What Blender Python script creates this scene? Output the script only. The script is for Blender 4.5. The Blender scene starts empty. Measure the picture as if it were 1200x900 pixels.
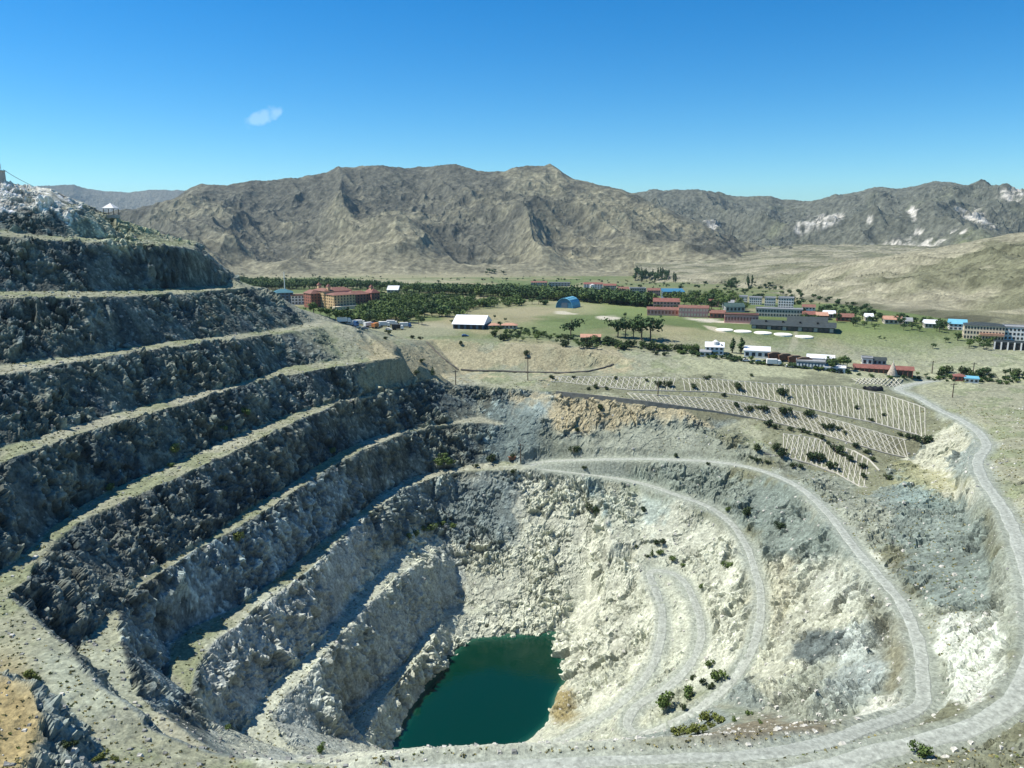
import bpy, bmesh, math, random, time
import numpy as np
from mathutils import Vector, Matrix
from mathutils.geometry import delaunay_2d_cdt
T0 = time.time()
random.seed(7); RNG = np.random.default_rng(11)
C = bpy.context.scene.collection
SC = bpy.context.scene
R = math.radians

# ------------------------------------------------------------------ camera
F = 900.0; PITCH = math.atan(185/900.0)
CP, SP = math.cos(PITCH), math.sin(PITCH)
def ray(u, v):
    x = (u-600)/F; q = (450-v)/F
    return x, CP+q*SP, -SP+q*CP
def W(u, v, z):                       # where the line of sight meets height z
    d = ray(u, v); t = z/d[2]
    return (d[0]*t, d[1]*t, z)
def WY(u, v, y):                      # the same at forward distance y
    d = ray(u, v); t = y/d[1]
    return (d[0]*t, y, d[2]*t)
def to_px(x, y, z):
    yc = y*CP - z*SP; zc = y*SP + z*CP
    yc = np.maximum(yc, 1e-3)
    return 600+F*x/yc, 450-F*zc/yc

cam_d = bpy.data.cameras.new('camera'); cam = bpy.data.objects.new('camera', cam_d); C.objects.link(cam)
cam_d.sensor_width = 36; cam_d.lens = 27; cam_d.clip_end = 60000; cam_d.clip_start = 0.5
cam.rotation_euler = (math.pi/2-PITCH, 0, 0)
SC.camera = cam

# ------------------------------------------------------------------ noise (numpy)
def _h(ix, iy, iz, seed):
    h = (ix.astype(np.uint32)*np.uint32(374761393)) ^ (iy.astype(np.uint32)*np.uint32(668265263)) ^ (iz.astype(np.uint32)*np.uint32(2147483647 & 0x6C8E9CF5)) ^ np.uint32((seed*2654435761) & 0xFFFFFFFF)
    h = (h ^ (h >> np.uint32(13)))*np.uint32(1274126177)
    h = (h ^ (h >> np.uint32(16)))*np.uint32(2246822519)
    h = h ^ (h >> np.uint32(15))
    return h.astype(np.float32)*np.float32(1/4294967296.0)
def vn3(x, y, z, seed=0):
    fx = np.floor(x); fy = np.floor(y); fz = np.floor(z)
    ix = fx.astype(np.int32); iy = fy.astype(np.int32); iz = fz.astype(np.int32)
    a = (x-fx).astype(np.float32); b = (y-fy).astype(np.float32); c = (z-fz).astype(np.float32)
    a = a*a*a*(a*(a*6-15)+10); b = b*b*b*(b*(b*6-15)+10); c = c*c*c*(c*(c*6-15)+10)
    def L(p, q, t): return p+(q-p)*t
    r = []
    for k in (0, 1):
        p = L(_h(ix, iy, iz+k, seed), _h(ix+1, iy, iz+k, seed), a)
        q = L(_h(ix, iy+1, iz+k, seed), _h(ix+1, iy+1, iz+k, seed), a)
        r.append(L(p, q, b))
    return L(r[0], r[1], c)
def vn2(x, y, seed=0):
    fx = np.floor(x); fy = np.floor(y)
    ix = fx.astype(np.int32); iy = fy.astype(np.int32); iz = np.zeros_like(ix)
    a = (x-fx).astype(np.float32); b = (y-fy).astype(np.float32)
    a = a*a*a*(a*(a*6-15)+10); b = b*b*b*(b*(b*6-15)+10)
    p = _h(ix, iy, iz, seed); p = p+(_h(ix+1, iy, iz, seed)-p)*a
    q = _h(ix, iy+1, iz, seed); q = q+(_h(ix+1, iy+1, iz, seed)-q)*a
    return p+(q-p)*b
def fbm2(x, y, o=4, seed=0, g=0.5):
    s = 0; a = 1; n = 0
    for k in range(o):
        c, d = math.cos(0.7*k+.3), math.sin(0.7*k+.3)
        s = s+a*vn2((x*c-y*d)*2**k, (x*d+y*c)*2**k, seed+k*17); n += a; a *= g
    return s/n
def fbm3(x, y, z, o=4, seed=0, g=0.5):
    s = 0; a = 1; n = 0
    for k in range(o):
        s = s+a*vn3(x*2**k+3.1*k, y*2**k+7.7*k, z*2**k+1.3*k, seed+k*17); n += a; a *= g
    return s/n
def ridged2(x, y, o=4, seed=0, g=0.5):
    s = 0; a = 1; n = 0; w = 1
    for k in range(o):
        c, d = math.cos(0.9*k+.2), math.sin(0.9*k+.2)
        v = 1-np.abs(2*vn2((x*c-y*d)*2**k, (x*d+y*c)*2**k, seed+k*17)-1)
        v = v*v
        s = s+a*v*w; n += a; a *= g; w = np.clip(v*1.6, 0.2, 1)
    return s/n
def facets(x, y, z, seed, tilt=0.5):
    """blocky rock: every cell of a 3-D cell pattern gets its own offset and its own tilted face"""
    fx = np.floor(x).astype(np.int32); fy = np.floor(y).astype(np.int32); fz = np.floor(z).astype(np.int32)
    best = np.full(x.shape, 9e9, np.float32); out = np.zeros(x.shape, np.float32)
    for i in (-1, 0, 1):
        for j in (-1, 0, 1):
            for k in (-1, 0, 1):
                cx = fx+i; cy = fy+j; cz = fz+k
                dx = x-cx-_h(cx, cy, cz, seed); dy = y-cy-_h(cx, cy, cz, seed+1); dz = z-cz-_h(cx, cy, cz, seed+2)
                d = dx*dx+dy*dy+dz*dz
                m = d < best
                if not m.any(): continue
                q = (cx[m], cy[m], cz[m])
                best[m] = d[m]
                out[m] = (_h(*q, seed+3)-.5) + tilt*(dx[m]*(_h(*q, seed+4)-.5)+dy[m]*(_h(*q, seed+5)-.5)+dz[m]*(_h(*q, seed+6)-.5))*2
    return out
def sst(a, b, x):
    t = np.clip((x-a)/(b-a), 0, 1); return t*t*(3-2*t)

# ------------------------------------------------------------------ the pit: break lines (edges of benches, roads, shores)
LINES = []
def ln(*p): LINES.append([W(*q) for q in p])
def lny(*p): LINES.append([WY(*q) for q in p])
def lw(*p): LINES.append([tuple(map(float, q)) for q in p])
# hill top on the left, skyline and first path
lny((-350,165,300),(-200,190,318),(0,214,345),(60,221,350),(90,238,353),(112,250,360),(150,260,378),(185,272,388),(232,285,392))
lny((-350,205,285),(-200,228,296),(0,240,322),(60,243,329),(88,247,333))
lny((-350,256,262),(-200,262,278),(0,270,309),(50,276,317),(100,279,329),(150,281.5,346),(200,285,362),(228,287.5,376))
lny((-350,264,254),(-200,270,268),(0,277,300),(50,281,308),(100,284,320),(150,287,336),(200,290,352),(228,293,366),(246,304,376),(264,318,385),(282,330,394))
# benches, inner edge then outer edge
ln((-350,350,-23),(-200,347,-23.3),(0,342,-23.7),(100,341,-25),(200,338,-27.4),(260,334.6,-28.5),(285,333.6,-29.8))
ln((-350,366,-23.6),(-200,358,-24),(0,349,-24.3),(100,348,-25.5),(200,345,-28),(260,340,-29),(300,336.5,-30.5),(308,337.5,-31.2))
ln((314,340,-33.5),(328,352,-38),(350,362,-43),(371,374,-48))
ln((-350,520,-45),(-200,470,-45),(0,429,-44.4),(66,421,-44.4),(133,409,-44.4),(200,400.5,-45),(260,394,-46),(320,386.5,-48.4),(373,378.5,-49.4))
ln((-350,540,-45.6),(-200,485,-45.6),(0,440,-45),(66,429,-45),(133,417,-45),(200,407,-45.5),(260,401,-46.5),(320,392,-49),(380,383,-50),(412,382,-51))
ln((-350,680,-63),(-200,610,-62.5),(0,526,-62),(100,495.5,-62),(133,485,-62),(200,467,-62),(267,452,-62),(333,431,-62.5),(400,422.5,-62.5),(440,417.5,-62.5),(462,416,-62.5))
ln((-350,705,-63.6),(-200,632,-63.2),(0,545,-62.8),(100,508,-62.8),(133,498,-62.8),(200,478.5,-62.8),(267,459.5,-62.8),(333,440,-63),(400,430,-63),(440,423,-63),(468,420,-63.2))
ln((-150,790,-81),(-80,735,-81.6),(-40,700,-82),(0,668,-82),(33,642,-81.6),(60,617,-81),(93,592,-80.2),(140,569,-79.5),(200,545,-78.7),(267,514,-77.7),(333,488,-76.3),(393,468,-76.2),(443,461,-77.3),(487,451,-78.6),(515,445,-79.6))
ln((117,802,-82),(103,787,-82),(87,763,-82),(67,743,-82),(40,717,-82.2),(10,696,-82.3),(33,678,-82.2),(43,657,-82),(60,637,-81.5),(80,620,-81),(103,605,-80.5),(140,590,-80),(200,563,-79.2),(267,534,-78.2),(333,502,-77),(400,473,-77),(443,465,-78),(487,456,-79.2),(533,451.5,-80.6),(560,451,-81.2),(587,454,-81.6),(650,458,-81.6),(700,463,-82),(760,470,-83),(840,482,-86),(880,489,-87.7),(920,498,-89.4),(966,510,-91.5),(1003,521,-93),(1038,531,-95),(1069,538,-96))
ln((117,802,-82),(163,830,-83),(180,853,-84),(217,867,-84.5),(250,879,-85),(290,886,-85),(340,890,-85),(397,896,-85),(450,884,-84.5),(500,877.5,-84),(560,875,-84),(640,873,-84),(720,869,-84.2),(800,864,-84.6),(870,860,-85.5),(930,855,-87),(1000,845,-90))
# sixth bench
ln((187,661,-96.5),(213,645,-96),(243,631,-96),(267,612,-95.6),(300,589,-95),(337,568,-94.8),(360,551,-94.5),(400,528,-94.3),(433,513,-94),(467,505,-94),(520,496,-94),(560,489,-94))
ln((236,870,-96),(205,847,-96),(185,833,-96.5),(163,813,-97),(153,787,-97),(147,757,-97.3),(140,732,-97.5),(143,710,-97.5),(170,685,-97.3),(192,672,-97),(200,667,-97),(230,647,-97),(267,626,-96.3),(283,617,-96),(333,587,-95.5),(360,568,-95),(400,542,-94.9),(433,526,-94.7),(477,508.5,-94.7),(510,501,-94.7),(547,496,-94.7),(568,495,-94.9))
ln((100,748,-97.5),(120,729,-97.5),(150,696,-97.3),(168,674,-96.9))
# hidden foot of the near side of the fifth bench
_c = [np.array(W(*q)) for q in ((40,717,-82.2),(67,743,-82),(87,763,-82),(117,802,-82),(163,830,-83),(180,853,-84),(217,867,-84.5),(250,879,-85),(290,886,-85))]
_o = []
for i in range(len(_c)):
    t = _c[min(i+1, len(_c)-1)]-_c[max(i-1, 0)]; n = np.array((-t[1], t[0])); n /= np.linalg.norm(n)
    if n @ (np.array((0, 250))-_c[i][:2]) < 0: n = -n
    _o.append((_c[i][0]+n[0]*6.5, _c[i][1]+n[1]*6.5, -95.8))
lw(*_o)
# seventh bench
ln((188,810,-114.5),(196,775,-114.5),(196,752,-114),(217,735,-114),(250,722,-114),(280,708,-114),(320,678,-114),(360,645,-114),(400,617,-114),(443,580,-113),(477,562,-112.6),(510,552,-112),(540,547,-111.6),(590,541,-111))
ln((262,872,-114),(245,857,-114.3),(233,840,-114.7),(227,817,-115),(233,787,-115),(243,767,-115),(252,752,-114.8),(283,731,-114.6),(310,708,-114.5),(367,667,-114.5),(400,634,-114.5),(437,601,-113.6),(473,574,-113),(510,560,-112.6),(543,553,-112.2),(580,551,-112))
# eighth bench
ln((262,866,-132),(284,850,-132),(300,827,-132),(317,800,-132),(360,763,-132),(397,720,-132),(420,691,-132),(443,668,-131.5),(470,643,-130.5),(495,628,-131),(515,618,-131.5))
ln((350,888,-132.5),(325,876,-132.5),(318,843,-132.5),(333,817,-132.5),(367,788,-132.5),(397,755,-132.5),(420,722,-132.5),(450,691,-132.5),(483,667,-134),(508,655,-136),(530,641,-138))
# lowest ledge above the lake
ln((404,842,-154.5),(443,805,-154.5),(470,778,-154.5),(497,745,-154.3),(517,716,-154),(540,705,-154))
ln((428,868,-152.8),(440,838,-152.8),(457,813,-152.8),(480,787,-152.8),(497,765,-152.8),(510,742,-153.3),(523,724,-154.5),(548,722,-156),(580,715,-155.5),(617,707,-154.5),(650,709,-154),(687,703,-152.5))
LAKE = -162.0
SHORE = [(453,884),(483,827),(510,793),(533,763),(556,748),(600,745),(648,742),(655,762),(662,785),(661,798),(650,818),(645,842),(622,866),(590,884),(540,897),(490,898)]
LINES.append([W(u, v, LAKE) for u, v in SHORE+SHORE[:1]])
_cx = np.mean([W(u, v, LAKE) for u, v in SHORE], axis=0)
LINES.append([tuple(np.array(W(u, v, LAKE))*[1, 1, 0]+0.16*(_cx-np.array(W(u, v, LAKE)))*[1, 1, 0]+np.array([0, 0, LAKE-5])) for u, v in SHORE+SHORE[:1]])
# roads (centre lines; they are break lines too)
ROADS = {
 'inner': [(622,545.5,-111.4),(640,550,-112),(700,557,-112),(750,566,-112),(790,579,-112),(830,594,-113.3),(855,612,-115),(872,635,-116.5),(884,665,-118.3),(892,700,-121),(887,745,-124.6),(866,788,-129.5),(830,823,-134),(785,849,-138.6),(752,860,-141.6),(736,850,-142.4),(745,829,-141.8),(772,812,-140.4),(797,794,-138.6),(815,768,-136.5),(822,738,-134.4),(814,704,-132),(800,680,-130.4),(782,670,-130),(762,671,-130.6),(768,690,-132.6),(776,715,-135.4),(775,745,-138.2),(765,780,-141.2),(745,808,-144),(710,837,-147.2),(670,861,-150.4),(630,879,-152.6)],
 'middle': [(622,545.5,-111.4),(640,541,-110),(700,538.5,-106.3),(760,538,-103.7),(820,540,-101.7),(870,546,-100.6),(910,558,-100),(945,577,-99.5),(975,607,-99),(1000,640,-98.5),(1030,675,-98),(1055,705,-97.5),(1072,740,-97),(1080,775,-96.5),(1083,805,-95.8),(1078,828,-94.6),(1050,842,-92.8),(1017,853,-90.6),(967,871,-88),(900,884,-86),(800,891,-85.3),(700,894,-85.3),(600,898,-85.5),(480,906,-85.6)],
 'rim': [(1095,446,-79),(1070,450,-79),(1053,456,-79.4),(1077,467,-80.3),(1100,480,-81.2),(1127,493,-81.8),(1147,507,-82),(1156,523,-81.8),(1146,541,-81.7),(1153,563,-81.5),(1170,587,-81.3),(1183,610,-81.2),(1197,647,-81.3),(1211,700,-81.7),(1213,760,-82),(1195,812,-82.5),(1160,843,-83),(1117,860,-83.3),(1033,881,-84),(967,900,-84.4),(880,915,-84.6),(700,924,-84.8)],
}
for k in ROADS: ln(*ROADS[k])
# right of the lake, lower right floor
ln((690,742,-150),(705,700,-147.5),(720,690,-145))
ln((716,636,-127),(750,636,-126.5),(785,645,-126.5),(806,657,-127))
ln((720,647,-128),(742,658,-128.6))
ln((800,866,-120),(835,861,-117.5),(870,853,-115),(955,845,-110),(1015,831,-102.5))
# inside slope right, crest beside roads
ln((568,495,-95.2),(595,500,-97),(620,503,-97.3),(690,500,-95),(760,501,-94),(830,508,-94))
# rim flat beyond the far wall, tan cutting behind it
ln((540,437,-79.6),(600,436.5,-79),(660,434,-78),(715,430,-76))
ln((425,388,-54),(445,396,-59),(465,405,-62.5))
ln((474,419.5,-64),(490,426,-67.5),(505,432,-72),(515,438,-76.5))
ln((480,398,-66),(560,401,-66.5),(640,405,-67.2),(700,412,-69.2),(735,421,-72))
# lattice slopes
LAT1T = [(640,441,-78.6),(740,442,-76.5),(840,444,-75),(910,450,-76),(989,453,-76.6),(1038,463,-78.6),(1073,474,-80),(1108,488,-82.6)]
LAT1B = [(660,448,-80.4),(740,457,-80.3),(840,459.5,-80),(887,466,-81),(933,475,-82.4),(980,486,-84.4),(1027,496,-86.4),(1073,509,-88.6),(1087,514,-89.2)]
LAT2T = [(712,459,-81.2),(770,463,-81.1),(840,467,-81.4),(887,474,-82.6),(952,485,-84.4),(989,495,-86),(1031,507,-88.2),(1085,521,-90.4)]
LAT3T = [(917,508,-90.3),(957,514,-91.3),(999,528,-94),(1017,538,-95.6),(1034,556,-98.4)]
LAT3B = [(894,530,-95),(917,535,-96.3),(952,544,-98.2),(980,555,-99.7),(1008,571,-101.2),(1022,573,-101.2)]
for l in (LAT1T, LAT1B, LAT2T, LAT3T, LAT3B): ln(*l)
# pale bulldozed spoil by the upper right road, slopes right of the rim road
ln((1090,525,-90),(1110,506,-86),(1125,505,-84.6))
ln((1085,548,-97.2),(1115,562,-93),(1130,590,-91.5),(1145,650,-90.5),(1162,730,-90),(1152,785,-90.5))
ln((1180,470,-78),(1195,515,-79),(1215,570,-78.5),(1250,640,-78),(1290,720,-79),(1320,800,-80))
ln((1500,430,-69),(1500,600,-66),(1500,800,-62))
# grassy mound lower left with its steep right side, ground under the viewpoint
ln((-260,800,-66),(-100,795,-68.5),(0,790,-70.2),(43,806,-71.4),(51,832,-72.4),(40,866,-74),(76,879,-76.4),(112,890,-80.5))
ln((20,787,-79.5),(52,811,-80.6),(70,823,-81),(85,842,-81.6),(104,866,-82.2),(115,882,-82.2))
ln((-200,990,-67),(0,960,-68),(120,950,-75),(300,930,-82),(480,930,-85.8))
lw((-90,55,-60),(-40,52,-62),(0,52,-64),(60,60,-66),(120,80,-68))
lw((-60,2,-9),(0,3,-7),(60,6,-10))
lw((-260,40,-30),(-230,90,-48))
# valley edge
PY = np.array([380, 440, 470, 500, 565, 630, 730, 912, 1270, 2050, 3000, 20000.])
PZ = np.array([-72, -68, -67.5, -66, -65.5, -66.5, -69.5, -77, -94, -128, -150, -150.])
YT = 480.0
lw(*[(x, YT, float(np.interp(YT, PY, PZ))) for x in np.linspace(-640, 640, 33)])
ln((740,436,-76.5),(800,421,-71.5),(840,424,-72.2),(900,434,-74.4),(940,441,-75.5),(1010,444,-76.2),(1050,441,-76.4))
ln((1120,446,-76.5),(1200,452,-76.5),(1300,455,-75))

# densify & triangulate
pts = []; edges = []
def add_line(l, step=12.0):
    prev = None
    for a, b in zip(l[:-1], l[1:]):
        a = np.array(a); b = np.array(b); n = max(1, int(np.linalg.norm((b-a)[:2])/step))
        for k in range(n+1):
            if k == 0 and prev is not None: continue
            q = a+(b-a)*k/n
            pts.append(q)
            if prev is not None: edges.append((prev, len(pts)-1))
            prev = len(pts)-1
for l in LINES: add_line(l)
pts = np.array(pts)
vo, eo, fo, vorig, _, _ = delaunay_2d_cdt([Vector(p[:2]) for p in pts], edges, [], 0, 0.02)
vz = np.zeros(len(vo)); bad = []
for i, o in enumerate(vorig):
    if len(o): vz[i] = np.mean([pts[k][2] for k in o])
    else: bad.append(i)
for i in bad:                                      # where two lines cross: nearest known points
    p = np.array(vo[i]); d = np.hypot(*(pts[:, :2]-p).T); k = np.argsort(d)[:2]; vz[i] = pts[k, 2].mean()
    uu, vv = to_px(p[0], p[1], vz[i]); print('crossing at px', int(uu), int(vv), 'z', pts[k, 2])
vx = np.array([[q[0], q[1]] for q in vo])

# base height raster (1 m cells would blur edges: 0.5 m)
GX0, GX1, GY0, GY1, GS = -660.0, 660.0, 0.0, 482.0, 0.5
NX = int((GX1-GX0)/GS)+1; NY = int((GY1-GY0)/GS)+1
BASE = np.full((NY, NX), np.nan, np.float32)
for f in fo:
    for k in range(1, len(f)-1):
        a, b, c = f[0], f[k], f[k+1]
        (x1, y1), (x2, y2), (x3, y3) = vx[a], vx[b], vx[c]
        D = (y2-y3)*(x1-x3)+(x3-x2)*(y1-y3)
        if abs(D) < 1e-9: continue
        i0 = max(0, int((min(x1, x2, x3)-GX0)/GS)); i1 = min(NX-1, int((max(x1, x2, x3)-GX0)/GS)+1)
        j0 = max(0, int((min(y1, y2, y3)-GY0)/GS)); j1 = min(NY-1, int((max(y1, y2, y3)-GY0)/GS)+1)
        if i1 < i0 or j1 < j0: continue
        X, Y = np.meshgrid(GX0+GS*np.arange(i0, i1+1), GY0+GS*np.arange(j0, j1+1))
        l1 = ((y2-y3)*(X-x3)+(x3-x2)*(Y-y3))/D; l2 = ((y3-y1)*(X-x3)+(x1-x3)*(Y-y3))/D; l3 = 1-l1-l2
        m = (l1 > -1e-4) & (l2 > -1e-4) & (l3 > -1e-4)
        sub = BASE[j0:j1+1, i0:i1+1]
        sub[m] = (l1*vz[a]+l2*vz[b]+l3*vz[c])[m]
# fill outside the hull row by row with the nearest value
for j in range(NY):
    r_ = BASE[j]; ok = np.isfinite(r_)
    if ok.any(): BASE[j] = np.interp(np.arange(NX), np.nonzero(ok)[0], r_[ok])
ok = np.isfinite(BASE[:, 0]); jj = np.nonzero(ok)[0]
for j in np.nonzero(~ok)[0]: BASE[j] = BASE[jj[np.argmin(abs(jj-j))]]
def box(a, n):
    for ax in (0, 1):
        p = np.pad(a, [(n, n) if k == ax else (0, 0) for k in (0, 1)], mode='edge')
        c = np.cumsum(p, axis=ax, dtype=np.float64)
        c = np.concatenate([np.zeros_like(np.take(c, [0], ax)), c], ax)
        m = 2*n+1
        hi = np.take(c, np.arange(m, c.shape[ax]), ax); lo = np.take(c, np.arange(0, c.shape[ax]-m), ax)
        a = ((hi-lo)/m).astype(np.float32)
    return a
SOFT = box(BASE, 1)
gy_, gx_ = np.gradient(box(BASE, 3), GS)
SLOPE = np.hypot(gx_, gy_)
def bil(A, x, y):
    fx = np.clip((x-GX0)/GS, 0, NX-1.001); fy = np.clip((y-GY0)/GS, 0, NY-1.001)
    i = fx.astype(np.int32); j = fy.astype(np.int32); a = (fx-i).astype(np.float32); b = (fy-j).astype(np.float32)
    return (A[j, i]*(1-a)+A[j, i+1]*a)*(1-b)+(A[j+1, i]*(1-a)+A[j+1, i+1]*a)*b
print('base raster', round(time.time()-T0, 1))

# ------------------------------------------------------------------ mountains: skyline tables by azimuth
def sky_table(tab):
    az = []; el = []
    for u, v in tab:
        d = ray(u, v); az.append(math.atan2(d[0], d[1])); el.append(d[2]/math.hypot(d[0], d[1]))
    return np.array(az), np.array(el)
SK_MAIN = sky_table([(-400,290),(-100,275),(60,262),(130,250),(160,243),(200,232),(225,222),(250,219),(300,214),(340,207),(385,199),(425,194),(440,193),(470,197),(500,198),(530,195),(560,198),(590,198),(605,194),(640,196),(655,201),(675,212),(700,219),(725,224),(760,236),(820,262),(900,300),(1000,330),(1200,345),(1600,350)])
SK_RIGHT = sky_table([(400,330),(560,285),(640,240),(690,224),(725,223),(745,222),(770,218),(790,222),(820,226),(850,229),(870,232),(905,231),(920,235),(940,237),(965,232),(1000,225),(1050,221),(1080,216),(1100,211),(1130,216),(1160,221),(1180,219),(1200,222),(1300,215),(1600,230)])
SK_HILL = sky_table([(780,360),(850,350),(880,345),(900,337),(925,326),(950,318),(1000,305),(1050,297),(1100,290),(1150,280),(1200,271),(1300,258),(1600,245)])
SK_BLUE = sky_table([(-500,240),(-100,228),(0,222),(45,216),(85,215),(97,219),(110,221),(150,225),(175,221),(200,222),(215,222),(260,230),(330,245),(420,262),(1600,262)])
# ------------------------------------------------------------------ the ground, sampled on rings round the viewpoint
def valley(x, y):
    z = np.interp(y, PY, PZ)
    return z
def mountain(az, r, x, y, tab, rb, rr, seed, amp, gul):
    top = np.interp(az, *tab)
    wob = fbm2(az*9, az*0+seed, 3, seed+5)-.5
    rb = rb*(1+0.12*wob); rr = rr*(1+0.14*(fbm2(az*7, az*0+3.3, 3, seed+9)-.5))
    zt = top*rr
    zb = np.interp(rb*np.cos(az), PY, PZ)
    zt = np.maximum(zt, zb+2)
    t = (r-rb)/(rr-rb)
    wx = x+260*(fbm2(x/700, y/700, 3, seed+21)-.5); wy = y+260*(fbm2(x/700, y/700, 3, seed+31)-.5)
    tc = np.clip(t, 0, 1)
    prof = 0.52*tc+0.48*tc**1.7
    prof = np.where(t > 1, np.maximum(1-(t-1)*1.3, 0), prof)
    z = zb+(zt-zb)*prof
    # spurs and gullies down the slope
    s = wx*math.cos(.35)+wy*math.sin(.35); q = -wx*math.sin(.35)+wy*math.cos(.35)
    g = ridged2(s/gul, q/(gul*2.3), 5, seed+41, .42)
    win = sst(0.0, 0.26, t)*(1-0.75*sst(0.72, 1.0, t))
    z = z+amp*(g-0.42)*win
    g2 = ridged2((s+.4*q)/(gul*.36), (q-.4*s)/(gul*.7), 4, seed+71)
    z = z+amp*.30*(g2-.4)*win; g = .6*g+.4*g2
    z = z+amp*0.11*(fbm2(x/60, y/60, 4, seed+51)-.5)*sst(0.1, 0.6, t)*2*(1-.6*sst(.7, 1, t))
    z = z+amp*0.026*(ridged2(x/22, y/22, 3, seed+61)-.5)*sst(0.15, 0.6, t)*2*(1-.6*sst(.7, 1, t))
    return np.where(t < 0, -9e3, np.maximum(z, -400)), t, g

AZ = np.radians(np.concatenate([np.linspace(-47, -39.2, 60)[:-1], np.arange(-39.2, 39.2, 0.078), np.linspace(39.2, 47, 60)]))
RAD = [2.0]
while RAD[-1] < 11000:
    r = RAD[-1]
    RAD.append(r+(3 if r < 50 else 1.2 if r < 98 else 0.45 if r < 200 else 0.42 if r < 400 else 0.8 if r < 520 else
                  1.2+(r-520)*0.0045 if r < 2000 else 6.5 if r < 3300 else 9.5 if r < 4600 else 45 if r < 7600 else 30 if r < 9600 else 120))
RAD = np.array(RAD)
NA, NR = len(AZ), len(RAD)
A2, R2 = np.meshgrid(AZ, RAD)
X = (R2*np.sin(A2)).astype(np.float32); Y = (R2*np.cos(A2)).astype(np.float32); A2 = A2.astype(np.float32); R2 = R2.astype(np.float32)
print('grid', NA, NR, NA*NR)
Z = np.zeros_like(X); COL = np.zeros(X.shape+(3,), np.float32)
JP = int(np.searchsorted(RAD, 700))           # rows that can touch the pit raster
def put(m, c, w=1.0):                         # blend a base colour in by mask
    w = (m*w)[..., None]
    return lambda col: col*(1-w)+np.array(c, np.float32)*w

# ---- pit part
xs, ys = X[:JP], Y[:JP]
inpit = ys < YT
zb = np.where(inpit, bil(SOFT, xs, ys), valley(xs, ys)).astype(np.float32)
sl = np.where(inpit, bil(SLOPE, xs, ys), 0.05)
# roads: bench the ground to the road level, keep noise off it
def resample(P, step):
    P = np.array(P, float); out = []
    # Catmull-Rom through the given points
    n = len(P)
    for i in range(n-1):
        p0 = P[max(i-1, 0)]; p1 = P[i]; p2 = P[i+1]; p3 = P[min(i+2, n-1)]
        m = max(2, int(np.linalg.norm(p2-p1)/step))
        for k in range(m):
            t = k/m
            out.append(0.5*((2*p1)+(-p0+p2)*t+(2*p0-5*p1+4*p2-p3)*t*t+(-p0+3*p1-3*p2+p3)*t**3))
    out.append(P[-1]); return np.array(out)
ROADW = {'inner': 3.9, 'middle': 4.3, 'rim': 5.0}
ROADP = {k: resample([W(*p) for p in ROADS[k]], 2.0) for k in ROADS}
def grid_near(P, w):
    """distance and height of the nearest centre-line point on a 1 m raster"""
    D = np.full((483, 1321), 1e3, np.float32); Zr = np.zeros_like(D)
    for (x, y, z) in P:
        i0 = max(0, int(x-w+660)); i1 = min(1320, int(x+w+661)); j0 = max(0, int(y-w)); j1 = min(482, int(y+w+1))
        if i1 <= i0 or j1 <= j0: continue
        xx, yy = np.meshgrid(np.arange(i0, i1+1)-660.0, np.arange(j0, j1+1)*1.0)
        d = np.hypot(xx-x, yy-y); s = D[j0:j1+1, i0:i1+1]; m = d < s
        s[m] = d[m]; Zr[j0:j1+1, i0:i1+1][m] = z
    return D, Zr
def bil1(A, x, y):
    fx = np.clip(x+660, 0, 1319.9); fy = np.clip(y, 0, 481.9); i = fx.astype(np.int32); j = fy.astype(np.int32); a = fx-i; b = fy-j
    return (A[j, i]*(1-a)+A[j, i+1]*a)*(1-b)+(A[j+1, i]*(1-a)+A[j+1, i+1]*a)*b
rd = np.full(xs.shape, 1e3, np.float32)
for k in ROADP:
    D, Zr = grid_near(ROADP[k], 16)
    Zr = np.where(D < 900, Zr, 0)
    d = bil1(D, xs, ys); zr = bil1(Zr, xs, ys)
    w = 1-sst(ROADW[k]/2+0.6, ROADW[k]/2+4.0, d)
    w = np.where((d < 14), w, 0)
    zb = zb*(1-w)+zr*w
    rd = np.minimum(rd, d-ROADW[k]/2)
U, V = to_px(xs, ys, zb)
lowf = fbm2(xs/38, ys/38, 4, 5); midf = fbm2(xs/9, ys/9, 4, 6); hif = vn2(xs/1.7, ys/1.7, 8)
nu = U+26*(fbm2(xs/16, ys/16, 4, 71, .6)-.5)*2; nv = V+20*(fbm2(xs/16, ys/16, 4, 77, .6)-.5)*2
rag = 10*(vn2(xs/2.4, ys/2.4, 79)-.5)+7*(hif-.5)
def ell(u, v, ru, rv, ang=0, soft=0.5):
    c, s = math.cos(R(ang)), math.sin(R(ang))
    a = ((nu-u)*c+(nv-v)*s)/ru; b = (-(nu-u)*s+(nv-v)*c)/rv
    return 1-sst(1-soft, 1+soft, np.sqrt(a*a+b*b)+rag/min(ru, rv)*.6)
def poly(pts_, soft=10.0):
    """inside test with a soft edge"""
    inside = np.zeros(nu.shape, bool); dist = np.full(nu.shape, 1e6, np.float32)
    n = len(pts_)
    for i in range(n):
        (x1, y1), (x2, y2) = pts_[i], pts_[(i+1) % n]
        cond = ((y1 > nv) != (y2 > nv))
        xi = (x2-x1)*(nv-y1)/((y2-y1) if y2 != y1 else 1e-6)+x1
        inside ^= cond & (nu < xi)
        L = (x2-x1)**2+(y2-y1)**2+1e-6; t = np.clip(((nu-x1)*(x2-x1)+(nv-y1)*(y2-y1))/L, 0, 1)
        dist = np.minimum(dist, np.hypot(nu-x1-t*(x2-x1), nv-y1-t*(y2-y1)))
    sd = np.where(inside, dist, -dist)+(rag if soft > 4.5 else 0)
    return sst(-soft, soft, sd)
face = sst(0.38, 0.78, sl)
near = np.clip(1-sst(520, 690, R2[:JP]), 0, 1)
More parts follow.
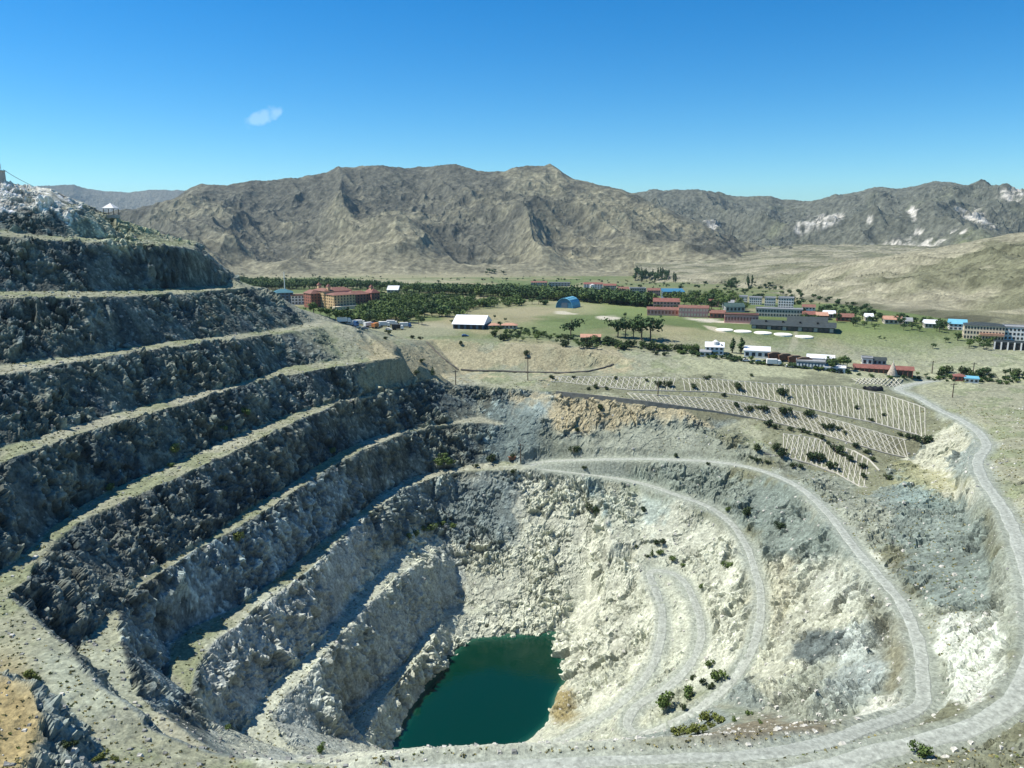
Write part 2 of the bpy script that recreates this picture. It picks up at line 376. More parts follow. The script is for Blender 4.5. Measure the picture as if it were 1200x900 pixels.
leftwall = poly([(-500,-50),(90,200),(250,300),(330,340),(395,377),(448,418),(462,438),(560,450),(590,470),(612,540),(560,552),(470,575),(400,640),(250,755),(235,870),(0,700),(-500,700)], 8)
below7 = poly([(252,752),(310,706),(400,632),(470,572),(560,552),(700,560),(800,585),(852,615),(880,660),(888,760),(780,850),(640,905),(300,905),(240,850)], 12)
# colours: rock faces
faceC = np.ones(xs.shape+(3,), np.float32)*np.array((0.20, 0.215, 0.20), np.float32)
for p_ in (put(poly([(612,500),(800,503),(930,520),(1010,575),(1060,600),(940,590),(880,545),(620,540)], 9), (0.165, 0.18, 0.16)),
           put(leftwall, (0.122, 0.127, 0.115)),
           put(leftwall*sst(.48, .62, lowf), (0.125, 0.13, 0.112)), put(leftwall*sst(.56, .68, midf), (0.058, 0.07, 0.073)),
           put(poly([(190,672),(330,588),(400,548),(430,560),(400,640),(250,755),(200,840),(140,730)], 10), (0.20, 0.225, 0.225)),
           put(below7, (0.465, 0.445, 0.375)),
           put(below7*sst(.54,.66,lowf)*.6, (0.40, 0.385, 0.315)),
           put(poly([(252,752),(310,706),(400,632),(452,590),(470,600),(440,668),(300,840),(250,860)], 6), (0.35, 0.345, 0.32)),
           put(poly([(320,880),(320,815),(400,745),(480,668),(530,640),(540,700),(440,830),(400,890)], 6), (0.36, 0.36, 0.33)),
           put(poly([(440,600),(480,568),(560,555),(618,560),(606,600),(590,640),(520,640),(480,625),(455,640)], 8), (0.17, 0.19, 0.185)),
           put(poly([(590,456),(700,466),(830,484),(820,500),(690,503),(612,498)], 6), (0.37, 0.305, 0.205)),
           put(poly([(600,470),(640,470),(640,500),(600,500)], 12), (0.24, 0.27, 0.26)),
           put(poly([(570,460),(610,470),(640,530),(570,545),(560,500)], 8), (0.15, 0.175, 0.168)),
           put(poly([(690,560),(760,560),(790,585),(770,625),(720,628),(700,600)], 7), (0.22, 0.26, 0.255))):
    faceC = p_(faceC)
# dust and grass of the benches, right-hand slopes
flat = np.ones(xs.shape+(3,), np.float32)*np.array((0.27, 0.26, 0.19), np.float32)
for p_ in (put(sst(.45, .62, midf), (0.20, 0.205, 0.13)),
           put(sst(.60, .72, lowf), (0.31, 0.29, 0.225)),
           put(below7, (0.40, 0.39, 0.32)),
           put(ell(20,850,75,70), (0.33, 0.245, 0.125)),
           put(ell(110,800,70,70), (0.30, 0.30, 0.235)),
           put(poly([(430,400),(735,402),(735,432),(600,437),(440,442)], 5), (0.31, 0.265, 0.18))):
    flat = p_(flat)
right = poly([(640,505),(860,505),(900,530),(1010,572),(1075,545),(1160,570),(1330,560),(1330,960),(900,880),(880,700),(850,612),(780,572),(640,552)], 10)
for p_ in (put(right, (0.205, 0.21, 0.17)),
           put(right*sst(.47, .6, lowf), (0.255, 0.255, 0.21)),
           put(right*sst(.43, .33, lowf), (0.15, 0.145, 0.098)),
           put(right*poly([(640,548),(760,543),(860,552),(930,585),(880,620),(850,600),(760,566)], 8), (0.19, 0.205, 0.175)),
           put(poly([(860,595),(900,560),(940,580),(985,630),(1015,680),(960,690),(900,655)], 9)*0.9, (0.158, 0.178, 0.160)),
           put(poly([(1030,565),(1085,555),(1130,590),(1170,660),(1165,720),(1100,720),(1040,640)], 9)*.85, (0.175, 0.198, 0.182)),
           put(ell(1082,575,30,18), (0.22, 0.265, 0.25), .7),
           put(poly([(895,655),(930,660),(1000,680),(1010,725),(975,745),(930,800),(895,830),(880,760)], 9), (0.36, 0.345, 0.28)),
           put(ell(985,690,38,24,20), (0.43, 0.42, 0.36)),
           put(poly([(880,660),(930,650),(935,700),(905,760),(885,740)], 8), (0.39, 0.36, 0.28)),
           put(ell(1020,668,26,10,25), (0.47, 0.45, 0.38)),
           put(ell(1000,750,40,16,-40), (0.42, 0.43, 0.40)),
           put(ell(1000,800,34,26,-30), (0.27, 0.285, 0.27)),
           put(ell(1045,770,20,60,-8), (0.185, 0.17, 0.12)),
           put(ell(900,855,80,14,-5), (0.175, 0.145, 0.105)),
           put(ell(1040,825,30,8,-25), (0.5, 0.48, 0.42)),
           put(ell(960,757,32,15,-12,.35), (0.115, 0.128, 0.125)),
           put(poly([(1103,732),(1140,722),(1178,730),(1180,760),(1165,800),(1140,828),(1105,826),(1112,790),(1095,778)], 4), (0.51, 0.50, 0.445)),
           put(poly([(1070,545),(1105,505),(1130,500),(1146,520),(1110,540),(1120,560),(1150,575),(1130,590)], 6), (0.40, 0.375, 0.30)),
           put(ell(1090,560,40,9,10), (0.26, 0.235, 0.12), .7)):
    faceC = p_(faceC); flat = p_(flat)
for p_ in (put(poly([(1080,440),(1330,430),(1330,700),(1205,640),(1160,540),(1150,505)], 8), (0.27, 0.255, 0.185)),
           put(poly([(1080,440),(1330,430),(1330,700),(1205,640),(1160,540),(1150,505)], 8)*sst(.46,.6,midf), (0.20, 0.205, 0.13)),
           put(poly([(800,415),(1330,425),(1330,445),(1060,455),(800,443)], 5), (0.29, 0.28, 0.19))):
    faceC = p_(faceC); flat = p_(flat)
lat0 = poly([(640,438),(1000,448),(1125,490),(1085,518),(1070,540),(1035,560),(1020,575),(890,534),(910,505),(640,458)], 4)
tc0 = poly([(430,394),(745,398),(745,436),(600,440),(430,446)], 5)
faceC = put(lat0, (0.155, 0.145, 0.098))(faceC); flat = put(lat0, (0.18, 0.175, 0.118))(flat)
faceC = put(tc0, (0.29, 0.25, 0.165))(faceC)
faceC = put(tc0*sst(.45,.6,midf), (0.24, 0.22, 0.15))(faceC)
fl0 = poly([(396,380),(432,382),(485,405),(512,440),(478,448),(455,428),(440,415)], 5)
faceC = put(fl0, (0.25, 0.225, 0.16))(faceC)
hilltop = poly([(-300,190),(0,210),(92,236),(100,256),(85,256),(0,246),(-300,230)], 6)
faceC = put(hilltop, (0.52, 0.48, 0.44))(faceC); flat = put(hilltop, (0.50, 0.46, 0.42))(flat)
under = poly([(-300,232),(0,247),(85,258),(85,268),(0,268),(-300,262)], 4.4)  # shade on the face below the white hilltop rocks, painted as dark colour
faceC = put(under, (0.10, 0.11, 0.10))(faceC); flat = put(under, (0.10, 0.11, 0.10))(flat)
hill2 = poly([(90,245),(150,258),(240,285),(230,294),(90,280),(60,270)], 5)
faceC = put(hill2, (0.25, 0.24, 0.185))(faceC)
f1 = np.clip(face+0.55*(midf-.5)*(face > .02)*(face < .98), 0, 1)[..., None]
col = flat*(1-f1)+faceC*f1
# near the foot of the faces and on every flat: scattered stones tint
col = col*(0.86+0.28*hif[..., None])*(0.8+0.4*midf[..., None])
shore = np.exp(-np.abs(zb-LAKE)/1.0)*(poly([(640,740),(720,740),(720,880),(600,900)], 10))
vg = (1-sst(-.3, 3.2, rd+2.2*(midf-.5)*2))*.8
col = put(vg, (0.30, 0.305, 0.265))(col)
col = put(np.clip(ell(660,828,16,24,-30), 0, 1), (0.24, 0.19, 0.10))(col)
# ---- rock relief
rocky = face*near
rocky = np.maximum(rocky, 0.75*right*near)
rocky = np.maximum(rocky, 0.8*below7*near*sst(.12, .4, sl))
rocky = np.maximum(rocky, hilltop*1.0); rocky = np.maximum(rocky, hill2*.7)
scree = poly([(590,500),(800,505),(880,545),(620,545),(575,545)], 8)
lat = poly([(640,438),(1000,448),(1125,490),(1085,518),(1070,540),(1035,560),(1020,575),(890,534),(910,505),(640,458)], 4)
tan_cut = poly([(430,396),(740,400),(740,436),(600,440),(430,444)], 4)
spoil = poly([(1070,545),(1105,505),(1130,500),(1146,520),(1110,540),(1120,560),(1150,575),(1130,590)], 6)
pile = poly([(1103,732),(1140,722),(1178,730),(1180,760),(1165,800),(1140,828),(1105,826),(1112,790),(1095,778)], 4.4)
ochre = poly([(590,456),(700,466),(830,484),(820,500),(690,503),(612,498)], 6)
rocky = rocky*(1-.5*ochre)
rocky = np.maximum(rocky*(1-.7*spoil), .9*pile*near)
rocky = rocky*(1-0.75*scree)*(1-0.95*lat)*(1-.8*tan_cut)
offroad = sst(0.3, 3.5, rd)
rocky = rocky*offroad
gyb, gxb = bil(gy_, xs, ys), bil(gx_, xs, ys)
nrm = np.stack([-gxb, -gyb, np.ones_like(gxb)], -1); nrm /= np.linalg.norm(nrm, axis=-1, keepdims=True)
nrm[~inpit] = (0, 0, 1)
away = nrm[..., 0]*np.sin(A2[:JP])+nrm[..., 1]*np.cos(A2[:JP])
rocky = rocky*(1-.88*sst(.02, .35, away))
m = (rocky > 0.03) & (R2[:JP] > 95)
p = np.stack([xs[m], ys[m], zb[m]], -1)
# joints dip, so turn the cell frame
q0 = p[:, 0]*.83+p[:, 2]*.55; q1 = p[:, 1]; q2 = -p[:, 0]*.55+p[:, 2]*.83
wj = 1.3*(fbm3(p[:, 0]/5, p[:, 1]/5, p[:, 2]/5, 3, 91)-.5)
big = facets(q0/5.6+wj, q1/4.6+wj, q2/9.5+wj*.5, 301, 1.0)
mid = facets(q0/2.1+wj, q1/1.9, q2/2.8+wj, 331, .8)
sml = facets(q0/.9, q1/.85, q2/1.0, 361, .8)
rib = 1-np.abs(2*fbm3(p[:, 0]/13+wj*.3, p[:, 1]/13, p[:, 2]/45, 3, 95)-1)
dis = 1.45*big+0.85*mid+0.36*sml+1.6*(rib-.75)*leftwall[m]+1.5*(fbm3(p[:, 0]/16, p[:, 1]/16, p[:, 2]/16, 3, 97)-.5)
blk = 0.25+1.5*sst(.3, .7, fbm3(p[:, 0]/15, p[:, 1]/15, p[:, 2]/15, 3, 99))
amt = np.zeros(xs.shape, np.float32); amt[m] = dis*blk*rocky[m]
zz = zb+offroad*((0.55*(midf-.5)+0.35*(hif-.5)+0.9*(lowf-.5))*(1-.6*lat))
PX = xs+nrm[..., 0]*amt; PYY = ys+nrm[..., 1]*amt; PZZ = zz+nrm[..., 2]*amt
facet_shade = np.zeros(xs.shape, np.float32); facet_shade[m] = (big*.6+mid*.6+sml*.4+.9*sst(.3,.42,mid*.6+sml*.4))*rocky[m]  # raised facets paler, sunken ones darker, specks for sunlit block tops painted in
col = col*np.clip(1+(0.30+.55*leftwall)*facet_shade, .6, 2.2)[..., None]
col = col*np.array((.925, 1.0, .945), np.float32)
X[:JP] = PX; Y[:JP] = PYY; Z[:JP] = PZZ; COL[:JP] = col
FIELD_RD = rd
print('pit done', round(time.time()-T0, 1))

# ---- valley, hill and mountains
JV = int(np.searchsorted(RAD, 440))
xo = (R2[JV:]*np.sin(A2[JV:])); yo = (R2[JV:]*np.cos(A2[JV:])); ao = A2[JV:]; ro = R2[JV:]
zv = valley(xo, yo)+0.8*(fbm2(xo/40, yo/40, 4, 201)-.5)+8*(fbm2(xo/300, yo/300, 3, 203)-.5)*sst(600, 1400, ro)
# terraces in the fields on the near side of the wood
uo, vo2 = to_px(xo, yo, zv)
zm, tm, gm = mountain(ao, ro, xo, yo, SK_MAIN, 1950.0, 3120.0, 400, 118.0, 270.0)
zr_, tr, gr_ = mountain(ao, ro, xo, yo, SK_RIGHT, 2350.0, 4300.0, 500, 190.0, 420.0)
zl, tl, gl = mountain(ao, ro, xo, yo, SK_BLUE, 6800.0, 9000.0, 600, 130.0, 900.0)
rbh = np.interp(np.degrees(ao), [8, 16, 18.5, 21, 25, 30, 34, 47], [1350, 1150, 920, 790, 700, 630, 590, 520]); 
zh, th, gh = mountain(ao, ro, xo, yo, SK_HILL, rbh, rbh+np.interp(np.degrees(ao), [8, 16, 33, 47], [150, 260, 470, 500]), 700, 24.0, 95.0)
strata = ridged2((xo*.86+yo*.5)/16, (-xo*.5+yo*.86)/120, 4, 733)
zh = zh+7.0*(strata-.4)*sst(0.04, .25, th)*(1-.5*sst(.8, 1, th))
azd = np.degrees(ao)
zh = np.where(azd < 9, -9e3, zh)
stack = np.stack([zv, zm, zr_, zl, zh]); kind = np.argmax(stack, 0); zo = stack.max(0)
# rocks on the hill and crags on the mountains
slm = np.abs(np.gradient(zo, axis=0)/np.gradient(ro, axis=0))
n1 = fbm2(xo/420, yo/420, 4, 801); n2 = fbm2(xo/70, yo/70, 4, 803); n3 = fbm2(xo/16, yo/16, 3, 805); n4 = vn2(xo/5, yo/5, 807)
def mixc(a, b, w): return np.array(a, np.float32)*(1-w[..., None])+np.array(b, np.float32)*w[..., None]
cv = mixc((0.105, 0.14, 0.052), (0.215, 0.205, 0.115), sst(.46, .68, fbm2(xo/55, yo/55, 4, 811)))
cv = cv*(0.82+.36*n3[..., None])
rug = np.clip(sst(0.0, 0.42, tm)*0.74+(n1-.5)*1.5+(n2-.5)*1.0-(gm-.4)*.5, 0, 1)
cm = mixc((0.180, 0.172, 0.115), (0.094, 0.094, 0.071), sst(.1, .75, rug))*(0.62+.76*n3[..., None])
cm = cm*(0.8+.4*n4[..., None])*(1-.38*sst(.52, .66, n2)*sst(.45, .6, n3))[..., None]
rug2 = np.clip(sst(0.02, 0.4, tr)*0.9+(n1-.5)*1.0+(n2-.5)*.8, 0, 1)
cr = mixc((0.145, 0.158, 0.085), (0.102, 0.107, 0.082), sst(.15, .8, rug2))*(0.66+.68*n3[..., None])
white = np.zeros(xo.shape, np.float32)
uz, vz_ = to_px(xo, yo, zo)
du = 16*(fbm2(xo/60, yo/60, 4, 821)-.5)*2; dv = 9*(fbm2(xo/60, yo/60, 4, 823)-.5)*2
for (u, v, ru, rv, an) in ((962,261,24,9,-8),(948,297,24,7,8),(1050,285,24,6,-12),(1080,288,26,5,-24),(832,263,9,5,0),(836,281,4,3,0),(1190,229,14,7,0),(1145,253,16,9,25),(1158,262,9,3,30),(1070,248,8,6,30),(1020,255,5,3,-30),(1078,272,8,3,-20),(1030,291,20,5,0),(1125,270,10,3,0),(940,268,8,4,0)):
    c, s = math.cos(R(an)), math.sin(R(an)); a = (uz+du-u); b = (vz_+dv-v)
    white = np.maximum(white, 1-sst(.6, 1.25, np.hypot((a*c+b*s)/ru, (-a*s+b*c)/rv)))
white = white*(kind == 2)*sst(.36, .52, n3*.6+n2*.4)
cr = cr*(1-white[..., None])+np.array((.46, .44, .38), np.float32)*white[..., None]
ch = mixc((0.225, 0.215, 0.15), (0.14, 0.142, 0.088), sst(.42, .62, n2))*(0.72+.5*n3[..., None])
ch = ch*(1-.3*(1-sst(0, .14, th)))[..., None]
ch = ch*(1.1-.34*sst(.5, .9, strata)[..., None]*sst(0., .3, th)[..., None])
ch = ch*(0.86+.28*n4[..., None])*(1-.45*sst(.62, .72, n3)*sst(.5, .62, n2))[..., None]
cl = np.ones(xo.shape+(3,), np.float32)*np.array((.13, .13, .11), np.float32)
co = np.select([(kind == k)[..., None] for k in range(5)], [cv, cm, cr, cl, ch])
# pale sandy ground at the foot of the mountains, worn ground and fields in the valley
foot = ((kind == 1) | (kind == 0))*sst(1650, 1950, ro)*(1-sst(0.0, .05, np.where(kind == 1, tm, 0)))*(1-sst(-2, 7, azd))
gm_ = (kind == 0)*sst(700, 1000, ro)*sst(4, 9, azd)*.7
co = co*(1-gm_[..., None])+np.array((.135, .155, .07), np.float32)*gm_[..., None]
co = co*(1-.8*foot[..., None])+np.array((.25, .235, .15), np.float32)*(.8*foot[..., None])
def soft_px(u, v, ru, rv, an=0, k=12):
    c, s = math.cos(R(an)), math.sin(R(an)); a = (uz-u)+k*(n2-.5); b = (vz_-v)+k*.5*(n3-.5)
    return (1-sst(.7, 1.2, np.hypot((a*c+b*s)/ru, (-a*s+b*c)/rv)))*(kind == 0)
for (a, c_, w) in ((soft_px(470,386,80,10), (.29,.28,.20), .6), (soft_px(760,362,110,10,3), (.155,.20,.075), .8), (soft_px(640,385,60,7), (.14,.18,.075), .6),
                (soft_px(830,395,70,9,8), (.255,.24,.135), .7), (soft_px(1040,400,80,14,10), (.155,.195,.075), .85), (soft_px(1000,372,40,5,5), (.19,.22,.085), .9),
                (soft_px(640,362,70,10), (.30,.275,.17), .5), (soft_px(900,415,70,6,6), (.27,.26,.16), .6), (soft_px(560,375,40,8), (.29,.26,.15), .6),
                (soft_px(1160,440,60,10,5), (.13,.19,.07), .9), (soft_px(840,386,14,2.2,20), (.42,.38,.28), .9), (soft_px(930,402,4,16,22), (.30,.29,.2), .8),
                (soft_px(712,372,14,2.5), (.46,.43,.34), .9), (soft_px(845,376,40,2.5,4), (.46,.43,.35), .9), (soft_px(705,410,150,1.6,2), (.36,.34,.26), .8),
                (soft_px(665,367,14,1.5), (.45,.42,.33), .8), (soft_px(420,330,150,3), (.36,.32,.23), .5)):
    w_ = (a*w)[..., None]; co = co*(1-w_)+np.array(c_, np.float32)*w_
bl = sst(440, 520, ro[:JP-JV])*(R2[JV:JP]*np.cos(A2[JV:JP]) >= YT)
bl = np.where(Y[JV:JP] >= YT, 1.0, 0.0).astype(np.float32)
cb = sst(415, 500, (R2*np.cos(A2))[JV:JP])
Z[JV:JP] = Z[JV:JP]*(1-bl)+zo[:JP-JV]*bl
COL[JV:JP] = COL[JV:JP]*(1-cb[..., None])+co[:JP-JV]*cb[..., None]
Z[JP:] = zo[JP-JV:]; COL[JP:] = co[JP-JV:]
KIND = np.zeros(X.shape, np.int8); KIND[JV:] = kind
print('mountains done', round(time.time()-T0, 1))

def grid_mesh(name, j0, j1, mat):
    xs_, ys_, zs_ = X[j0:j1], Y[j0:j1], Z[j0:j1]; nr, na = xs_.shape
    me = bpy.data.meshes.new(name)
    co_ = np.stack([xs_, ys_, zs_], -1).reshape(-1, 3).astype(np.float32)
    me.vertices.add(len(co_)); me.vertices.foreach_set('co', co_.ravel())
    idx = np.arange(nr*na, dtype=np.int32).reshape(nr, na)
    f = np.stack([idx[:-1, :-1], idx[:-1, 1:], idx[1:, 1:], idx[1:, :-1]], -1).reshape(-1, 4)
    me.loops.add(f.size); me.loops.foreach_set('vertex_index', f.ravel())
    me.polygons.add(len(f)); me.polygons.foreach_set('loop_start', np.arange(0, f.size, 4, dtype=np.int32))
    me.update(calc_edges=True)
    at = me.attributes.new('Col', 'FLOAT_COLOR', 'POINT')
    c4 = np.ones((len(co_), 4), np.float32); c4[:, :3] = np.clip(COL[j0:j1].reshape(-1, 3), 0.01, .75)
    at.data.foreach_set('color', c4.ravel())
    me.polygons.foreach_set('use_smooth', np.zeros(len(f), bool))
    me.materials.append(mat)
    o = bpy.data.objects.new(name, me); C.objects.link(o); o['kind'] = 'structure'
    return o

# ------------------------------------------------------------------ materials
def nodes(name):
    m_ = bpy.data.materials.new(name); m_.use_nodes = True
    nt = m_.node_tree; nt.nodes.clear()
    out = nt.nodes.new('ShaderNodeOutputMaterial'); bs = nt.nodes.new('ShaderNodeBsdfPrincipled')
    nt.links.new(bs.outputs[0], out.inputs[0]); bs.inputs['Roughness'].default_value = .9
    bs.inputs['Specular IOR Level'].default_value = .15
    return m_, nt, bs
def ground_mat(name, s1, s2, bump, lo=.72, hi=1.28):
    m_, nt, bs = nodes(name); N = nt.nodes; Lk = nt.links
    tc = N.new('ShaderNodeTexCoord'); at = N.new('ShaderNodeAttribute'); at.attribute_name = 'Col'
    a = N.new('ShaderNodeTexNoise'); a.inputs['Scale'].default_value = s1; a.inputs['Detail'].default_value = 6; a.inputs['Roughness'].default_value = .65
    b = N.new('ShaderNodeTexVoronoi'); b.inputs['Scale'].default_value = s2
    Lk.new(tc.outputs['Object'], a.inputs['Vector']); Lk.new(tc.outputs['Object'], b.inputs['Vector'])
    mr = N.new('ShaderNodeMapRange'); mr.inputs[1].default_value = .3; mr.inputs[2].default_value = .7; mr.inputs[3].default_value = lo; mr.inputs[4].default_value = hi
    Lk.new(a.outputs['Fac'], mr.inputs[0])
    v2 = N.new('ShaderNodeMapRange'); v2.inputs[3].default_value = .84; v2.inputs[4].default_value = 1.16
    sp = N.new('ShaderNodeSeparateColor'); Lk.new(b.outputs['Color'], sp.inputs[0]); Lk.new(sp.outputs[0], v2.inputs[0])
    mu = N.new('ShaderNodeMath'); mu.operation = 'MULTIPLY'; Lk.new(mr.outputs[0], mu.inputs[0]); Lk.new(v2.outputs[0], mu.inputs[1])
    vm = N.new('ShaderNodeVectorMath'); vm.operation = 'SCALE'; Lk.new(at.outputs['Color'], vm.inputs[0]); Lk.new(mu.outputs[0], vm.inputs['Scale'])
    Lk.new(vm.outputs[0], bs.inputs['Base Color'])
    bp = N.new('ShaderNodeBump'); bp.inputs['Strength'].default_value = 1; bp.inputs['Distance'].default_value = bump
    Lk.new(a.outputs['Fac'], bp.inputs['Height']); Lk.new(bp.outputs[0], bs.inputs['Normal'])
    return m_
M_PIT = ground_mat('rock and dust', 1.0, 1.8, 0.42, .66, 1.34)
M_VAL = ground_mat('valley ground', 0.25, .5, 0.6)
M_MTN = ground_mat('mountain side', 0.055, .12, 4.0, .5, 1.5)
j1 = JP; j2 = int(np.searchsorted(RAD, 2000))
grid_mesh('pit_terrain', 0, j1, M_PIT)
grid_mesh('valley_ground', j1-1, j2, M_VAL)
grid_mesh('mountain_terrain', j2-1, NR, M_MTN)

def plain(name, rgb, rough=.8, noise=.25, scale=3.0, spec=.25, metal=0.0, bump=0.0):
    m_, nt, bs = nodes(name); N = nt.nodes; Lk = nt.links
    bs.inputs['Roughness'].default_value = rough; bs.inputs['Specular IOR Level'].default_value = spec; bs.inputs['Metallic'].default_value = metal
    tc = N.new('ShaderNodeTexCoord'); a = N.new('ShaderNodeTexNoise'); a.inputs['Scale'].default_value = scale; a.inputs['Detail'].default_value = 4
    Lk.new(tc.outputs['Object'], a.inputs['Vector'])
    mr = N.new('ShaderNodeMapRange'); mr.inputs[1].default_value = .3; mr.inputs[2].default_value = .7; mr.inputs[3].default_value = 1-noise; mr.inputs[4].default_value = 1+noise
    Lk.new(a.outputs['Fac'], mr.inputs[0])
    vm = N.new('ShaderNodeVectorMath'); vm.operation = 'SCALE'; vm.inputs[0].default_value = rgb; Lk.new(mr.outputs[0], vm.inputs['Scale'])
    Lk.new(vm.outputs[0], bs.inputs['Base Color'])
    if bump:
        bp = N.new('ShaderNodeBump'); bp.inputs['Distance'].default_value = bump; Lk.new(a.outputs['Fac'], bp.inputs['Height']); Lk.new(bp.outputs[0], bs.inputs['Normal'])
    return m_

# ------------------------------------------------------------------ lake
def mesh_obj(name, verts, faces, mats, parent=None, smooth=False, mi=None):
    me = bpy.data.meshes.new(name); me.from_pydata([tuple(v) for v in verts], [], faces)
    for q in (mats if isinstance(mats, (list, tuple)) else [mats]): me.materials.append(q)
    if mi is not None: me.polygons.foreach_set('material_index', mi)
    if smooth: me.polygons.foreach_set('use_smooth', [True]*len(me.polygons))
    o = bpy.data.objects.new(name, me); C.objects.link(o)
    if parent: o.parent = parent
    return o
m_w, nt, bs = nodes('lake water')
bs.inputs['Base Color'].default_value = (0.0005, 0.030, 0.020, 1); bs.inputs['Roughness'].default_value = .06; bs.inputs['Specular IOR Level'].default_value = .3
tc = nt.nodes.new('ShaderNodeTexCoord'); ns = nt.nodes.new('ShaderNodeTexNoise'); ns.inputs['Scale'].default_value = .9; ns.inputs['Detail'].default_value = 3
bp = nt.nodes.new('ShaderNodeBump'); bp.inputs['Distance'].default_value = .02; nt.links.new(tc.outputs['Object'], ns.inputs['Vector']); nt.links.new(ns.outputs['Fac'], bp.inputs['Height']); nt.links.new(bp.outputs[0], bs.inputs['Normal'])
lk = [np.array(W(u, v, LAKE)) for u, v in SHORE]; cc = np.mean(lk, axis=0)
lk = resample(lk+lk[:1], 1.5)[:-1]; lk[:, 2] = LAKE; nl = len(lk)
rings = [lk+(lk-cc)*.12]+[lk+(cc-lk)*f for f in (0, .05, .11, .2, .5)]
vs = [tuple(p) for r_ in rings for p in r_]+[tuple(cc)]
fs = [(a*nl+k, a*nl+(k+1) % nl, (a+1)*nl+(k+1) % nl, (a+1)*nl+k) for a in range(5) for k in range(nl)]+[(5*nl+k, 5*nl+(k+1) % nl, 6*nl) for k in range(nl)]
o = mesh_obj('lake_water', vs, fs, m_w); o['kind'] = 'structure'
lc = [(.045,.10,.065),(.025,.085,.055),(.004,.044,.027),(.0008,.028,.0165),(.0005,.024,.0135),(.0004,.023,.0125)]
at = o.data.attributes.new('Col', 'FLOAT_COLOR', 'POINT'); at.data.foreach_set('color', np.array([(*lc[k], 1) for k in range(6) for _ in range(nl)]+[(.0004,.023,.0125,1)], np.float32).ravel())
an = nt.nodes.new('ShaderNodeAttribute'); an.attribute_name = 'Col'; nt.links.new(an.outputs['Color'], bs.inputs['Base Color'])

# ------------------------------------------------------------------ dirt roads
M_ROAD = ground_mat('crushed rock road', .8, 2.0, .12)
for k in ROADP:
    P = ROADP[k]; n = len(P); vs = []; fs = []; rc = []; rn = fbm2(np.arange(n)*.35, np.zeros(n), 3, 43)
    tan = np.gradient(P[:, :2], axis=0); tan /= np.linalg.norm(tan, axis=1, keepdims=True)+1e-9
    nn = np.stack([-tan[:, 1], tan[:, 0]], -1); s = np.arange(n)*2.0
    wl = ROADW[k]/2*(.62+.66*fbm2(s/5, s*0+1, 4, 31, .7)); wr = ROADW[k]/2*(.62+.66*fbm2(s/5, s*0+5, 4, 37, .7))
    for i in range(n):
        for j, f in enumerate((-1, -.62, -.38, -.12, .12, .38, .62, 1)):
            w_ = (wl[i] if f < 0 else wr[i])*f
            dz = 0.16 if abs(f) < .9 else -.25
            if abs(f) in (.62, .38): dz -= .03
            rc.append(np.array((.30, .32, .275))*(1.1 if abs(f) in (.62, .38) else .82 if abs(f) > .9 else 1.0)*(.95+.1*rn[i]))
            vs.append((P[i, 0]+nn[i, 0]*w_, P[i, 1]+nn[i, 1]*w_, P[i, 2]+dz))
        if i:
            for j in range(7): a = (i-1)*8+j; fs.append((a, a+1, a+9, a+8))
    o = mesh_obj('dirt_road', vs, fs, M_ROAD); o['kind'] = 'structure'
    at = o.data.attributes.new('Col', 'FLOAT_COLOR', 'POINT'); at.data.foreach_set('color', np.concatenate([np.array(rc), np.ones((len(rc), 1))], 1).astype(np.float32).ravel())

# where a line of sight meets the ground (for setting things down)
def ground(x, y):
    r = math.hypot(x, y); a = math.atan2(x, y)
    i = int(np.clip(np.searchsorted(AZ, a)-1, 0, NA-2)); j = int(np.clip(np.searchsorted(RAD, r)-1, 0, NR-2))
    fa = (a-AZ[i])/(AZ[i+1]-AZ[i]); fr = (r-RAD[j])/(RAD[j+1]-RAD[j])
    return float((Z[j, i]*(1-fa)+Z[j, i+1]*fa)*(1-fr)+(Z[j+1, i]*(1-fa)+Z[j+1, i+1]*fa)*fr)
ELEV = Z/np.maximum(R2, 1)
def hit(u, v, rmin=95.0, rmax=1e9):
    d = ray(u, v); a = math.atan2(d[0], d[1]); e = d[2]/math.hypot(d[0], d[1])
    i = int(np.clip(np.searchsorted(AZ, a), 0, NA-1))
    j0 = int(np.searchsorted(RAD, rmin)); c = ELEV[j0:, i] >= e
    j = j0+int(np.argmax(c)) if c.any() else NR-1
    r = min(RAD[j], rmax); x = r*math.sin(a); y = r*math.cos(a)
    return Vector((x, y, ground(x, y)))
